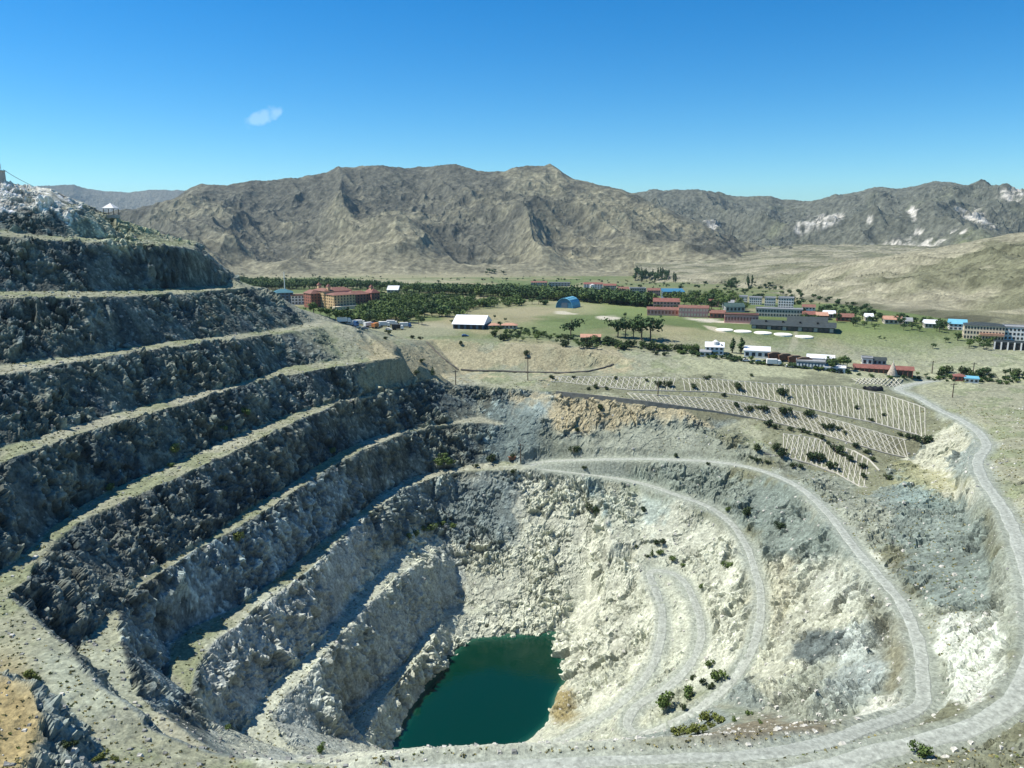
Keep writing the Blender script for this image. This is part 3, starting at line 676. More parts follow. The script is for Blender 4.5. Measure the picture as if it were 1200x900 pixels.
# ------------------------------------------------------------------ helpers for the things that stand on the ground
def tag(o, label, cat, group=None, kind=None):
    o['label'] = label; o['category'] = cat
    if group: o['group'] = group
    if kind: o['kind'] = kind
    return o
def empty(name, loc, rz=0.0):
    o = bpy.data.objects.new(name, None); C.objects.link(o); o.location = loc; o.rotation_euler = (0, 0, rz); o.empty_display_size = .5; return o
class MB:
    def __init__(s): s.v = []; s.f = []
    def box(s, x0, x1, y0, y1, z0, z1):
        n = len(s.v); s.v += [(x, y, z) for x in (x0, x1) for y in (y0, y1) for z in (z0, z1)]
        s.f += [tuple(n+k for k in q) for q in ((0,1,3,2),(4,6,7,5),(0,4,5,1),(2,3,7,6),(0,2,6,4),(1,5,7,3))]; return s
    def bar(s, a, b, w=.2, h=None, up=(0, 0, 1)):
        a = Vector(a); b = Vector(b); h = h or w; d = (b-a).normalized(); u = Vector(up)
        if abs(d.dot(u)) > .95: u = Vector((0, 1, 0))
        r = d.cross(u).normalized()*w/2; q = r.cross(d).normalized()*h/2; n = len(s.v)
        for p in (a, b): s.v += [tuple(p-r-q), tuple(p+r-q), tuple(p+r+q), tuple(p-r+q)]
        s.f += [(n,n+1,n+5,n+4),(n+1,n+2,n+6,n+5),(n+2,n+3,n+7,n+6),(n+3,n,n+4,n+7),(n+3,n+2,n+1,n),(n+4,n+5,n+6,n+7)]; return s
    def tube(s, P, r, k=6):
        P = [Vector(p) for p in P]; n0 = len(s.v)
        for i, p in enumerate(P):
            d = (P[min(i+1, len(P)-1)]-P[max(i-1, 0)]).normalized(); u = Vector((0, 0, 1)) if abs(d.z) < .9 else Vector((0, 1, 0))
            a = d.cross(u).normalized(); b = a.cross(d); rr = r[i] if isinstance(r, (list, tuple)) else r
            s.v += [tuple(p+a*rr*math.cos(2*math.pi*j/k)+b*rr*math.sin(2*math.pi*j/k)) for j in range(k)]
        for i in range(len(P)-1):
            for j in range(k): s.f.append((n0+i*k+j, n0+i*k+(j+1) % k, n0+(i+1)*k+(j+1) % k, n0+(i+1)*k+j))
        s.f.append(tuple(n0+j for j in range(k))[::-1]); s.f.append(tuple(n0+(len(P)-1)*k+j for j in range(k))); return s
    def prism(s, prof, y0, y1):              # profile in x-z run along y
        n = len(s.v); k = len(prof)
        s.v += [(x, y0, z) for x, z in prof]+[(x, y1, z) for x, z in prof]
        s.f += [(n+i, n+(i+1) % k, n+k+(i+1) % k, n+k+i) for i in range(k)]+[tuple(n+i for i in range(k))[::-1], tuple(n+k+i for i in range(k))]; return s
    def prismx(s, prof, x0, x1):             # profile in y-z run along x
        n = len(s.v); k = len(prof)
        s.v += [(x0, y, z) for y, z in prof]+[(x1, y, z) for y, z in prof]
        s.f += [(n+i, n+(i+1) % k, n+k+(i+1) % k, n+k+i) for i in range(k)]+[tuple(n+i for i in range(k))[::-1], tuple(n+k+i for i in range(k))]; return s
    def build(s, name, mat, parent=None, smooth=False): return mesh_obj(name, s.v, s.f, mat, parent, smooth)

MT = {
 'white': plain('white plaster', (.74,.73,.69), .8, .08, .4), 'cream': plain('cream plaster', (.66,.56,.40), .8, .08, .3), 'yellow': plain('yellow plaster', (.60,.42,.23), .8, .1, .3),
 'pink': plain('pink brick', (.60,.33,.28), .85, .15, .6), 'brick': plain('red brick', (.30,.12,.085), .85, .2, .6), 'xbeam': plain('grey concrete beam', (.45,.44,.36), .9, .15, .6), 'grey': plain('grey render', (.36,.37,.36), .85, .15, .4),
 'beige': plain('beige plaster', (.50,.46,.38), .85, .12, .4), 'slate': plain('slate blue wall', (.10,.15,.20), .8, .15, .4),
 'r_red': plain('red roof', (.21,.09,.07), .7, .18, .6), 'r_brown': plain('brown roof', (.20,.10,.075), .75, .2, .6), 'r_dark': plain('dark grey roof', (.045,.055,.053), .6, .2, .5),
 'r_white': plain('white metal roof', (.72,.74,.76), .45, .06, .3), 'r_blue': plain('blue metal roof', (.05,.17,.27), .5, .12, .4), 'r_sky': plain('sky blue metal roof', (.16,.42,.54), .5, .1, .4),
 'r_orange': plain('orange tile roof', (.44,.25,.17), .75, .15, .6), 'r_green': plain('dark green roof', (.05,.085,.075), .6, .2, .5), 'r_teal': plain('teal roof', (.06,.16,.19), .5, .15, .4), 'r_grey': plain('grey roof', (.27,.28,.28), .65, .15, .4),
 'glass': plain('dark window glass', (.03,.04,.05), .2, .1, .2, .5), 'dark': plain('dark doorway', (.035,.035,.035), .7, .2, .5), 'conc': plain('concrete', (.38,.37,.33), .9, .18, .7),
 'beam': plain('whitewashed concrete beam', (.53,.51,.43), .9, .12, .6), 'wall': plain('weathered grey concrete', (.20,.20,.175), .9, .22, .5, bump=.1), 'steel': plain('grey steel', (.30,.32,.33), .5, .15, .8, .4, .3),
 'rust': plain('rusty steel', (.17,.085,.05), .85, .3, .8), 'black': plain('black sheeting', (.012,.013,.013), .6, .3, .6), 'pipe': plain('dark pipe', (.10,.095,.08), .7, .2, .6),
 'wood': plain('weathered wood', (.13,.10,.07), .85, .25, 1.2), 'lbox': plain('pale container', (.62,.63,.62), .6, .12, .4), 'bbox': plain('blue paint', (.06,.14,.30), .5, .12, .4), 'obox': plain('orange paint', (.55,.22,.07), .6, .12, .4),
 'tyre': plain('tyre rubber', (.02,.02,.02), .8, .2, 2.0), 'pad': plain('pale round slab', (.74,.72,.62), .85, .07, .3),
}

# ------------------------------------------------------------------ buildings
def house(name, label, cat, u0, u1, vb, h, depth, wall, roof, kind='gable', yaw=0.0, floors=2, cols=6, group=None, rh=None, side=2, chim=0, winmat='glass', pad=0.4):
    p = hit((u0+u1)/2, vb, 430 if vb > 400 else 500); p.z = ground(p.x, p.y); h *= .86
    d = math.hypot(p.x, p.y); az = math.atan2(p.x, p.y)
    wd = (u1-u0)/F*(p.y*CP-p.z*SP)
    c, s_ = abs(math.cos(R(yaw))), abs(math.sin(R(yaw)))
    L_ = max(4.0, (wd-depth*s_)/max(c, .3))
    root = empty(name, p, -az*0.6+R(yaw)); tag(root, label, cat, group)
    y1 = depth
    MB().box(-L_/2, L_/2, 0, y1, -2.5, h).build('wall', MT[wall], root)
    rh = rh or depth*.22; m = MB(); e = pad
    if kind == 'gable': m.prismx([(-e, h+.02), (y1+e, h+.02), (y1/2, h+rh)], -L_/2-e, L_/2+e)
    elif kind == 'hip':
        n = len(m.v); q = min(depth/2, L_/2)*.95
        m.v += [(-L_/2-e, -e, h+.02), (L_/2+e, -e, h+.02), (L_/2+e, y1+e, h+.02), (-L_/2-e, y1+e, h+.02), (-L_/2+q, y1/2, h+rh), (L_/2-q, y1/2, h+rh)]
        m.f += [(0,1,5,4),(1,2,5),(2,3,4,5),(3,0,4),(3,2,1,0)]
    elif kind == 'shed': m.prismx([(-e, h+.02), (y1+e, h+.02), (y1+e, h+rh), (-e, h+.4)], -L_/2-e, L_/2+e)
    else:
        m.box(-L_/2-.25, L_/2+.25, -.25, y1+.25, h+.003, h+.35)
        for (a, b, cc, dd) in ((-L_/2-.25, L_/2+.25, -.25, 0.05), (-L_/2-.25, L_/2+.25, y1-.05, y1+.25), (-L_/2-.25, -L_/2+.05, .06, y1-.06), (L_/2-.05, L_/2+.25, .06, y1-.06)): m.box(a, b, cc, dd, h+.353, h+.8)
    rf = m.build('roof', MT[roof], root)
    for k in range(chim):
        x = -L_/2+L_*(k+.5)/chim
        MB().box(x-.4, x+.4, y1*.6, y1*.6+.8, h+.3, h+rh+1.4).build('chimney', MT['brick'], rf)
    fh = h/floors; cw = L_/max(cols, 1)
    if cols:
        wm = None
        def win(x, y, z, w, hh, rot=0):
            nonlocal wm
            if wm is None:
                wm = MB().box(-.5, .5, -.06, .06, -.5, .5)
            o = wm.build('window', MT[winmat], root) if not hasattr(win, 'me') else bpy.data.objects.new('window', win.me)
            if hasattr(win, 'me'): C.objects.link(o); o.parent = root
            else: win.me = o.data
            o.location = (x, y, z); o.scale = (w, 1, hh); o.rotation_euler = (0, 0, rot)
        for fl in range(floors):
            for i in range(cols): win(-L_/2+cw*(i+.5), -.02, fh*(fl+.55), min(cw*.55, 2.6), min(fh*.52, 2.2))
            for i in range(side):
                for sx in (-1, 1): win(sx*(L_/2+.02), depth*(i+.5)/side, fh*(fl+.55), min(depth/side*.5, 1.8), min(fh*.52, 2.0), math.pi/2)
    root['dims'] = (L_, depth, h)
    return root

# the hotel with its yellow and red blocks
def hotel():  # noqa
    p = hit(397, 361, 520); root = empty('hotel', p, R(40)); root.scale = (.78, .86, .80); tag(root, 'large yellow and red hotel with stepped red roofs left of the green park', 'hotel')
    def block(nm, x0, x1, y0, y1, h, wall, roof, fl, cols, rows, rh=3.5):
        w_ = MB().box(x0, x1, y0, y1, -3, h).build(nm, MT[wall], root)
        m = MB(); e = .7; q = min(x1-x0, y1-y0)*.35
        if x1-x0 >= y1-y0: ra, rb = (x0+q, (y0+y1)/2, h+rh), (x1-q, (y0+y1)/2, h+rh)
        else: ra, rb = ((x0+x1)/2, y0+q, h+rh), ((x0+x1)/2, y1-q, h+rh)
        m.v = [(x0-e, y0-e, h+.02), (x1+e, y0-e, h+.02), (x1+e, y1+e, h+.02), (x0-e, y1+e, h+.02), ra, rb]
        m.f = ([(0,1,5,4),(1,2,5),(2,3,4,5),(3,0,4)] if x1-x0 >= y1-y0 else [(0,1,4),(1,2,5,4),(2,3,5),(3,0,4,5)])+[(3,2,1,0)]
        m.build('roof', MT[roof], w_)
        wm = MB().box(-.65, .65, -.07, .07, -.9, .9).build('window', MT['glass'], w_); first = [wm]
        fh = h/fl
        def put_(x, y, z, rz):
            o = first.pop() if first else wm.copy()
            if o is not wm: C.objects.link(o)
            o.parent = w_; o.location = (x, y, z); o.rotation_euler = (0, 0, rz)
        for f_ in range(fl):
            for i in range(cols): put_(x0+(x1-x0)*(i+.5)/cols, y0-.02, fh*(f_+.55), 0)
            for i in range(rows): put_(x0-.02, y0+(y1-y0)*(i+.5)/rows, fh*(f_+.55), math.pi/2); 
    block('main_block', -12, 13, -12, 6, 14.5, 'yellow', 'r_brown', 5, 7, 5, 2.2)
    block('left_wing', -13, -1, 6.4, 30, 17.5, 'yellow', 'r_brown', 6, 0, 8, 2.4)
    block('right_wing', 13.4, 36, -2, 12, 13, 'brick', 'r_brown', 4, 6, 0)
    block('rear_block', -1, 24, 12.5, 28, 16.5, 'pink', 'r_brown', 5, 0, 0)
    block('end_pavilion', 36.4, 47, -6, 8, 14, 'brick', 'r_red', 4, 3, 3, 4.5)
    block('red_annex', -24, -13.5, 14, 30, 15, 'brick', 'r_brown', 5, 3, 4)
    for (x, y, h) in ((-7, 27, 22.5), (-6, 9, 22), (41, 1, 19.5)):
        t = MB().box(x-1.6, x+1.6, y-1.6, y+1.6, 14, h).build('turret', MT['yellow'], root)
        m = MB(); m.v = [(x-2.1, y-2.1, h+.02), (x+2.1, y-2.1, h+.02), (x+2.1, y+2.1, h+.02), (x-2.1, y+2.1, h+.02), (x, y, h+3)]; m.f = [(0,1,4),(1,2,4),(2,3,4),(3,0,4),(3,2,1,0)]; m.build('turret_roof', MT['r_red'], t)
    MB().box(-15, 15, -19, -12.05, -3, 3.6).build('porch', MT['cream'], root)
hotel()
house('blue_roofed_block', 'slate blue block under a teal roof, left of the red and yellow hotel', 'building', 320, 345, 357, 12, 14, 'slate', 'r_teal', 'hip', 8, 4, 5)
house('white_office_block', 'white three-storey block with dark windows between blue block and hotel', 'building', 341, 362, 357, 9, 9, 'white', 'r_brown', 'flat', 12, 3, 5)
house('white_roofed_shed', 'small shed with a bright white roof among trees right of the hotel', 'shed', 453, 467, 343, 3.5, 11, 'grey', 'r_white', 'shed', -6, 1, 3, rh=4.6)
# long white-roofed hangar
hg = house('white_roofed_hangar', 'long hangar under one sloping white roof by the yard of machines', 'hangar', 526, 571, 386, 3.6, 22, 'slate', 'r_white', 'gable', -14, 1, 0, rh=5.0, pad=.8)
L_ = hg['dims'][0]
for k in range(5): MB().box(-L_/2+L_*(k+.2)/5, -L_/2+L_*(k+.8)/5, -.12, -.03, -.3, 2.7).build('gate', MT['dark'], hg)
# blue arch hall
p = hit(661, 361); root = empty('arch_hall', p, R(-24)); tag(root, 'sky blue barrel-vaulted hall alone on the green field', 'hall')
pr = [(7.5*math.cos(a), 8.2*math.sin(a)) for a in np.linspace(0, math.pi, 19)]
pin = [(x*.965, z*.965) for x, z in pr][::-1]
MB().prism([(7.5, -1.5)]+pr+[(-7.5, -1.5), (-7.24, -1.5)]+pin+[(7.24, -1.5)], 0, 20).build('vault', MT['r_sky'], root)
MB().prism([(7.2, -1.5)]+[(x*.955, z*.955) for x, z in pr]+[(-7.2, -1.5)], .7, 1.0).build('end_wall', MT['r_blue'], root)
MB().prism([(7.2, -1.5)]+[(x*.955, z*.955) for x, z in pr]+[(-7.2, -1.5)], 19, 19.3).build('end_wall', MT['r_blue'], root)
MB().box(-2.6, 2.6, .55, .69, -.5, 4.4).build('door', MT['slate'], root)
for k in range(9): a = math.pi*(k+.5)/9; MB().bar((7.6*math.cos(a), .1, 8.3*math.sin(a)), (7.6*math.cos(a), 19.9, 8.3*math.sin(a)), .14).build('roof_rib', MT['r_blue'], root)
house('orange_roofed_shed', 'low shed with a pale orange roof beside dark bushes below the field', 'shed', 680, 704, 401, 3.2, 7, 'brick', 'r_orange', 'gable', -4, 1, 5, rh=1.7)
house('garden_house', 'small orange-roofed house right beside the white-roofed hangar', 'house', 572, 586, 386, 2.6, 6, 'beige', 'r_orange', 'hip', 5, 1, 3)
house('garden_house', 'wide low house with a faded orange roof, second to the right of the hangar', 'house', 587, 606, 387, 2.6, 6, 'beige', 'r_orange', 'hip', -5, 1, 4)
g = 'rows of houses behind the dark wood'
for i, (u0, u1, vb, h, w_, r_, t) in enumerate((
  (622,641,335.0,6,'beige','r_brown','low brown-roofed row at the left end behind the dark wood'),(643,668,335.5,6,'grey','r_grey','grey row house with a grey roof behind the dark wood, left of the white tank'),
  (684,706,340,9,'white','r_red','white three-storey block with a red roof behind the white tank'),(707,722,341,8,'beige','r_red','beige block with red roof just right of the block behind the white tank'),
  (724,737,345,7,'pink','r_brown','small pink block with brown roof above the right end of the wood'),(738,757,345,7.5,'beige','r_grey','beige block with a flat grey roof above the right end of the wood'),
  (759,774,347,7,'pink','r_brown','pink block with brown roof just left of the dark blue workshop'))):
    house('row_house', t, 'house', u0, u1, vb, h, 10, w_, r_, 'flat' if r_ == 'r_grey' else 'gable', -3+i, 3 if h > 7 else 2, 7, g, rh=2.2)
house('blue_workshop', 'dark blue workshop with a light blue roof among trees behind the pink terraces', 'workshop', 777, 803, 350.5, 8, 16, 'slate', 'r_blue', 'shed', 6, 2, 6, rh=2.4)
# white water tank
p = hit(694, 341.5); root = empty('water_tank', p); tag(root, 'white cylindrical tank at the edge of the wood', 'tank')
m = MB().tube([(0,0,-1),(0,0,8.5),(0,0,9.4)], [3.2,3.2,.6], 20); m.build('shell', MT['white'], root); MB().tube([(0,0,8.5),(0,0,8.8)], 3.35, 20).build('rim', MT['steel'], root)
MB().bar((-1.2,-3.1,0),(-1.2,-3.1,8.6),.25,.1).build('ladder', MT['steel'], root)
# pink brick terraces
gp = 'pink brick works buildings'
house('red_roofed_works', 'pink works building with dark red roofs behind the front brick range', 'works', 765, 797, 361, 6, 13, 'pink', 'r_red', 'gable', -4, 2, 8, gp, rh=2.6)
house('brick_range', 'long low pink brick range with arched red doors at its left end', 'works', 758, 795, 370, 5.2, 9, 'pink', 'r_brown', 'gable', -4, 1, 9, gp, rh=1.6, winmat='brick')
house('brick_range', 'long pink two-storey brick range with pale doors, left of the small red house', 'works', 795, 830, 372, 8, 10, 'pink', 'r_brown', 'gable', -4, 2, 10, gp, rh=1.6, winmat='cream')
house('brick_house', 'small red brick house between two long pink ranges', 'house', 831, 850, 373, 4.2, 9, 'brick', 'r_brown', 'gable', -6, 1, 4, rh=2)
house('green_roofed_hall', 'hall with a dark green roof behind the pink front with red panels', 'hall', 850, 873, 366, 5, 14, 'grey', 'r_green', 'gable', 4, 1, 5, rh=2.4)
house('works_hall', 'pink brick front with red panels just left of the long dark hangar', 'works', 849, 888, 379, 6.6, 8, 'pink', 'r_brown', 'flat', -4, 1, 11, gp, winmat='r_red')
house('beige_range', 'long beige range with many windows behind the dark hangar', 'works', 886, 939, 372, 6.5, 10, 'beige', 'r_grey', 'flat', -6, 2, 16)
# the long dark hangar (two roofs meeting)
dh = house('dark_hangar', 'long low hangar with dark grey roof above the five round white pads', 'hangar', 880, 976, 388, 3.6, 19, 'r_dark', 'r_dark', 'gable', -10, 1, 0, rh=2.4, pad=1.2)
L_ = dh['dims'][0]
MB().prismx([(4, 3.7), (25, 3.7), (25, 5.9), (14.5, 8.2)], -L_*.08, L_*.42).build('raised_roof', MT['r_dark'], dh)
for k in range(4): MB().box(-L_*.33+k*L_*.21-.6, -L_*.33+k*L_*.21+.6, 5, 6.4, 4.6, 5.7).build('roof_vent', MT['black'], dh)
for k in range(16): MB().box(-L_/2+L_*(k+.15)/16, -L_/2+L_*(k+.85)/16, -.12, -.03, .2, 2.6).build('bay', MT['glass'] if k % 3 else MT['conc'], dh)
# round pads
for i, (u, v) in enumerate(((849,387),(870.3,388.8),(894,390.6),(917.5,392.6),(942,395))):
    p = hit(u, v); m = MB(); n = 28; rr = 5.6
    pp = [(rr*math.cos(2*math.pi*k/n), rr*math.sin(2*math.pi*k/n)) for k in range(n)]
    m.v = [(x, y, -1.2) for x, y in pp]+[(x, y, .35) for x, y in pp]+[(x*.9, y*.9, .62) for x, y in pp]+[(0, 0, 1.0)]
    m.f = [(k, (k+1) % n, n+(k+1) % n, n+k) for k in range(n)]+[(n+k, n+(k+1) % n, 2*n+(k+1) % n, 2*n+k) for k in range(n)]+[(2*n+k, 2*n+(k+1) % n, 3*n) for k in range(n)]
    o = m.build('round_pad', MT['pad']); o.location = p
    tag(o, ['leftmost of the five round white pads in front of the dark hangar', 'second from the left of the five round white pads below the hangar', 'middle one of the five round white pads below the dark hangar', 'fourth from the left of the five round white pads below the hangar', 'rightmost of the five round white pads, below the right end of the hangar'][i], 'pad', 'round white pads')
# white blocks behind
gw = 'white housing blocks at the foot of the bare hill'
for (u0, u1, vb, h, r_, t) in ((865,876,356,7,'r_grey','small white block at the left end of the white housing under the bare hill'),(877,893,357.5,7,'r_grey','white block with grey roof, second of the white housing under the bare hill'),
  (895,909,359,8,'r_grey','tall white block in the middle of the white housing under the bare hill'),(911,930,362,10,'r_grey','largest white four-storey block at the right end of the white housing')):
    house('housing_block', t, 'apartments', u0, u1, vb, h, 11, 'white', r_, 'flat', -8, 4 if h > 8 else 3, 6, gw)
for (u0, u1, vb, w_, r_, t) in ((812,824,357,'beige','r_brown','small beige house with brown roof in the grove behind the pink works'),(828,842,360,'pink','r_red','pink house with red roof in the grove left of the white housing'),(846,860,361,'white','r_grey','white house with grey roof at the right edge of the grove'),(740,752,354,'grey','r_red','grey house with red roof at the front of the trees left of the works'),(940,955,367,'white','r_brown','white house with brown roof just right of the white housing blocks')):
    house('village_house', t, 'house', u0, u1, vb, 5.2, 8, w_, r_, 'gable', -5, 2, 4, 'small houses among the trees of the works', rh=2.0)
gr = 'red-roofed houses along the foot of the bare hill'
for i, (u0, u1, vb, r_, t) in enumerate(((940,956,374,'r_red','red-roofed brick house just right of the beige range'),(957,970,375,'r_orange','house with a bright orange roof beside the pale gabled barn'),(966,979,373,'r_white','pale gabled barn above the grass right of the dark hangar'),
   (980,1000,377,'r_brown','long brown-roofed house right of the pale gabled barn'),(1014,1023,377,'r_white','tiny white-roofed cottage between dark trees under the hill'),(1037,1057,380,'r_orange','pink long house with orange roof under the bare hill'),(1058,1069,382,'r_grey','grey-roofed house touching the pink long house'),(1084,1100,385,'r_white','pale cottage in scrub left of the blue-roofed house'))):
    house('cottage', t, 'house', u0, u1, vb, 3.6, 9, 'brick' if r_ in ('r_red', 'r_orange', 'r_brown') and i != 5 else 'beige', r_, 'gable', -6+4*(i % 3), 1, 4, gr, rh=2.2)
house('blue_roofed_house', 'pale house with a bright blue roof left of the yellow hotel block', 'house', 1112, 1132, 387, 4.6, 10, 'white', 'r_sky', 'gable', -6, 2, 4, rh=2.6)
yb = house('yellow_hotel', 'cream three-storey building with an orange band at the right edge of the valley', 'hotel', 1130, 1174, 399, 10, 13, 'cream', 'r_dark', 'hip', -8, 3, 13, rh=1.6)
L_ = yb['dims'][0]; MB().box(-L_*.1, L_*.5-.1, -1.6, -.06, 3.0, 4.4).build('balcony', MT['r_orange'], yb)
house('white_flats', 'white three-storey flats at the right edge right of the cream building', 'apartments', 1178, 1216, 400, 9, 12, 'white', 'r_grey', 'flat', -6, 3, 9)
ar = house('arcade', 'low dark-roofed arcade with white pillars in front of the white flats', 'arcade', 1168, 1216, 411, 4.2, 8, 'dark', 'r_dark', 'flat', -7, 1, 0)
L_ = ar['dims'][0]
for k in range(8): MB().box(-L_/2+L_*k/7-.35, -L_/2+L_*k/7+.35, -.9, -.3, -2, 4.1).build('pillar', MT['white'], ar)
# buildings on the near road
house('white_shed', 'long white shed on the road between two poplars and the rusty wagons', 'shed', 871, 902, 420, 4.4, 9, 'white', 'r_white', 'shed', -8, 1, 4, rh=1.6)
house('white_shed', 'white gabled shed on the road right of the rusty wagons', 'shed', 945, 977, 429, 4.6, 9, 'white', 'r_white', 'gable', -8, 1, 3, rh=1.5)
house('blue_workshop_row', 'blue-grey workshop with a row of windows at the front of the road', 'workshop', 932, 966, 440.5, 4.2, 8, 'slate', 'r_grey', 'flat', -8, 1, 9, winmat='white')
house('white_lean_to', 'flat white lean-to right of the blue-grey workshop', 'shed', 966, 990, 440, 2.6, 7, 'white', 'r_white', 'shed', -8, 1, 2, rh=.9)
house('white_plant', 'white mill building with a raised centre beside the road, left of the poplars', 'works', 826, 848, 416, 5.0, 8, 'white', 'r_white', 'gable', -5, 2, 4, rh=2.4)
p = hit(839, 415.5); root = empty('white_silo', p); tag(root, 'white silo rising behind the white mill building', 'silo'); MB().tube([(0,2,-1),(0,2,7),(0,2,8)], [1.7,1.7,.3], 14).build('shell', MT['white'], root); MB().tube([(1.75,1.2,0),(1.75,1.2,7.4)], .16, 5).build('pipe', MT['steel'], root)
house('white_store', 'small white store at the left end of the road buildings', 'shed', 820, 833, 418, 2.6, 6, 'white', 'r_grey', 'shed', -5, 1, 2, rh=.8)
ro_ = house('red_roofed_pavilion', 'long open pavilion under a red roof behind the stone cone', 'pavilion', 1004, 1066, 437.5, 2.6, 6, 'wood', 'r_red', 'gable', -4, 1, 0, rh=1.7, pad=.9)
L_ = ro_['dims'][0]
for k in range(13): MB().box(-L_/2+L_*k/12-.14, -L_/2+L_*k/12+.14, -.8, -.5, -1.2, 2.6).build('post', MT['brick'], ro_)
gk = 'pale outbuildings behind the red-roofed pavilion'
house('outbuilding', 'white outbuilding behind the left end of the red pavilion', 'shed', 1010, 1022, 428, 4, 6, 'white', 'r_grey', 'flat', -4, 1, 2, gk); house('outbuilding', 'dark-roofed outbuilding behind the middle of the red pavilion', 'shed', 1023, 1038, 428, 3.2, 6, 'grey', 'r_dark', 'gable', -4, 1, 3, gk)
p = hit(1045.5, 440); root = empty('stone_cone', p); tag(root, 'tall pale cone of stones with a spire in front of the red-roofed pavilion', 'monument')
m = MB(); n = 14; vs = []
for k, (z, r_) in enumerate(((-.6, 2.7), (1.2, 2.2), (3, 1.6), (4.8, .95), (6.2, .4), (6.5, .1))):
    for j in range(n): a = 2*math.pi*j/n; q = r_*(1+.12*(random.random()-.5)); m.v.append((q*math.cos(a), q*math.sin(a), z))
    if k: m.f += [((k-1)*n+j, (k-1)*n+(j+1) % n, k*n+(j+1) % n, k*n+j) for j in range(n)]
m.build('cone', plain('stacked pale stone', (.44,.38,.30), .9, .35, 1.6, bump=.2), root); MB().tube([(0,0,6.3),(0,0,8.3)], [.12,.03], 6).build('spire', MT['white'], root); MB().tube([(0,0,-.7),(0,0,.15)], 3.6, 18).build('base', MT['r_green'], root)
house('gate_shop', 'small red kiosk by the track, right of the round road loop', 'kiosk', 1118, 1131, 447, 2.8, 5, 'brick', 'r_red', 'hip', -4, 1, 3)
house('gate_shop', 'pale blue and white kiosk right of the small red kiosk', 'kiosk', 1131, 1146, 449, 2.4, 5, 'white', 'r_sky', 'shed', -6, 1, 3, rh=.7)
# pavilion on the hill
p = hit(131, 256.5, 200); root = empty('hilltop_pavilion', p); tag(root, 'white tent-roofed pavilion on thin posts on the rocky hilltop', 'pavilion')
m = MB(); zz_ = 3.3; m.v = [(-2.7,-2.7,zz_),(2.7,-2.7,zz_),(2.7,2.7,zz_),(-2.7,2.7,zz_),(0,0,5.6),(-2.7,-2.7,zz_-.25),(2.7,-2.7,zz_-.25),(2.7,2.7,zz_-.25),(-2.7,2.7,zz_-.25)]
m.f = [(0,1,4),(1,2,4),(2,3,4),(3,0,4),(0,5,6,1),(1,6,7,2),(2,7,8,3),(3,8,5,0),(8,7,6,5)]; m.build('roof', MT['white'], root)
for x in (-2.3, 2.3):
    for y in (-2.3, 2.3): MB().tube([(x,y,-1.5),(x,y,3.1)], .16, 7).build('post', MT['wood'], root)
MB().box(-2.6,2.6,-2.6,2.6,-1.2,.25).build('floor', MT['conc'], root); MB().tube([(0,0,5.5),(0,0,6.3)], [.14,.03], 6).build('finial', MT['white'], root)
for q in ((-2.3,-2.3,2.3,-2.3),(2.3,-2.3,2.3,2.3),(-2.3,-2.3,-2.3,2.3)): MB().bar((q[0],q[1],1.1),(q[2],q[3],1.1),.1).build('railing', MT['wood'], root)
# tower of the wire rope at the top left
p = Vector(WY(2, 217, 344)); p.z = ground(p.x, p.y)-.5; root = empty('ropeway_tower', p); tag(root, 'grey concrete tower with a railed steel top at the upper left edge', 'tower')
MB().box(-1.6,1.3,-1.4,1.4,-2,5.4).build('shaft', MT['conc'], root); MB().box(-2.0,1.7,-1.8,1.8,5.41,5.7).build('platform', MT['steel'], root)
for x in (-1.9, -.15, 1.6): MB().bar((x,-1.7,5.7),(x,-1.7,8.4),.16).build('post', MT['steel'], root)
for z in (6.7, 8.3): MB().bar((-1.9,-1.7,z),(1.6,-1.7,z),.13).build('rail', MT['steel'], root)
a = p+Vector((1.6, 0, 6)); b = Vector(WY(62, 224, 560)); o = MB().tube([a.lerp(b, k/24)+Vector((0, 0, -8*(k/24)*(1-k/24))) for k in range(25)], .11, 5).build('wire_rope', MT['pipe']); tag(o, 'thin dark wire rope sagging away from the tower at upper left', 'cable')
# mast behind the blue block
p = hit(334, 343); root = empty('white_mast', p); tag(root, 'thin white mast standing above the trees left of the hotel', 'mast'); MB().tube([(0,0,-2),(0,0,24)], [.75,.4], 8).build('shaft', MT['white'], root); MB().tube([(0,0,24),(0,0,27)], [.14,.06], 6).build('tip', MT['steel'], root)

# poles
def pole(u, v, vt, label, arm=True, lamp=False, group=None, rmin=95):
    p = hit(u, v, rmin); d = math.hypot(p.y, p.z); h = (v-vt)/F*(p.y*CP-p.z*SP)*1.02
    root = empty('utility_pole', p); tag(root, label, 'pole', group)
    MB().tube([(0,0,-1),(0,0,h)], [.28,.2], 7).build('shaft', MT['wood'], root)
    if arm: MB().bar((-1.5,0,h-.7),(1.5,0,h-.7),.22).build('crossarm', MT['wood'], root)
    if lamp: MB().box(-1.6,1.6,-.4,.1,h-.3,h+.5).build('floodlight', MT['dark'], root)
pole(618.5, 446, 420, 'dark lamp pole with a wide head standing alone on the rim of the pit', False, True)
pole(534, 451, 434, 'thin pole at the rim beside the junction of two pipes'); pole(610, 544, 521, 'dark thin pole on the bench where the two inner roads split', True)
pole(771, 464, 447, 'short pole between the two upper white lattices', False); pole(1116, 466, 449, 'thin pole beside the upper road right of the white lattice'); pole(1092, 438, 423, 'pole in the row of small trees right of the stone cone', True); pole(1140, 440, 425, 'pole above the pale blue kiosk at the right', True)

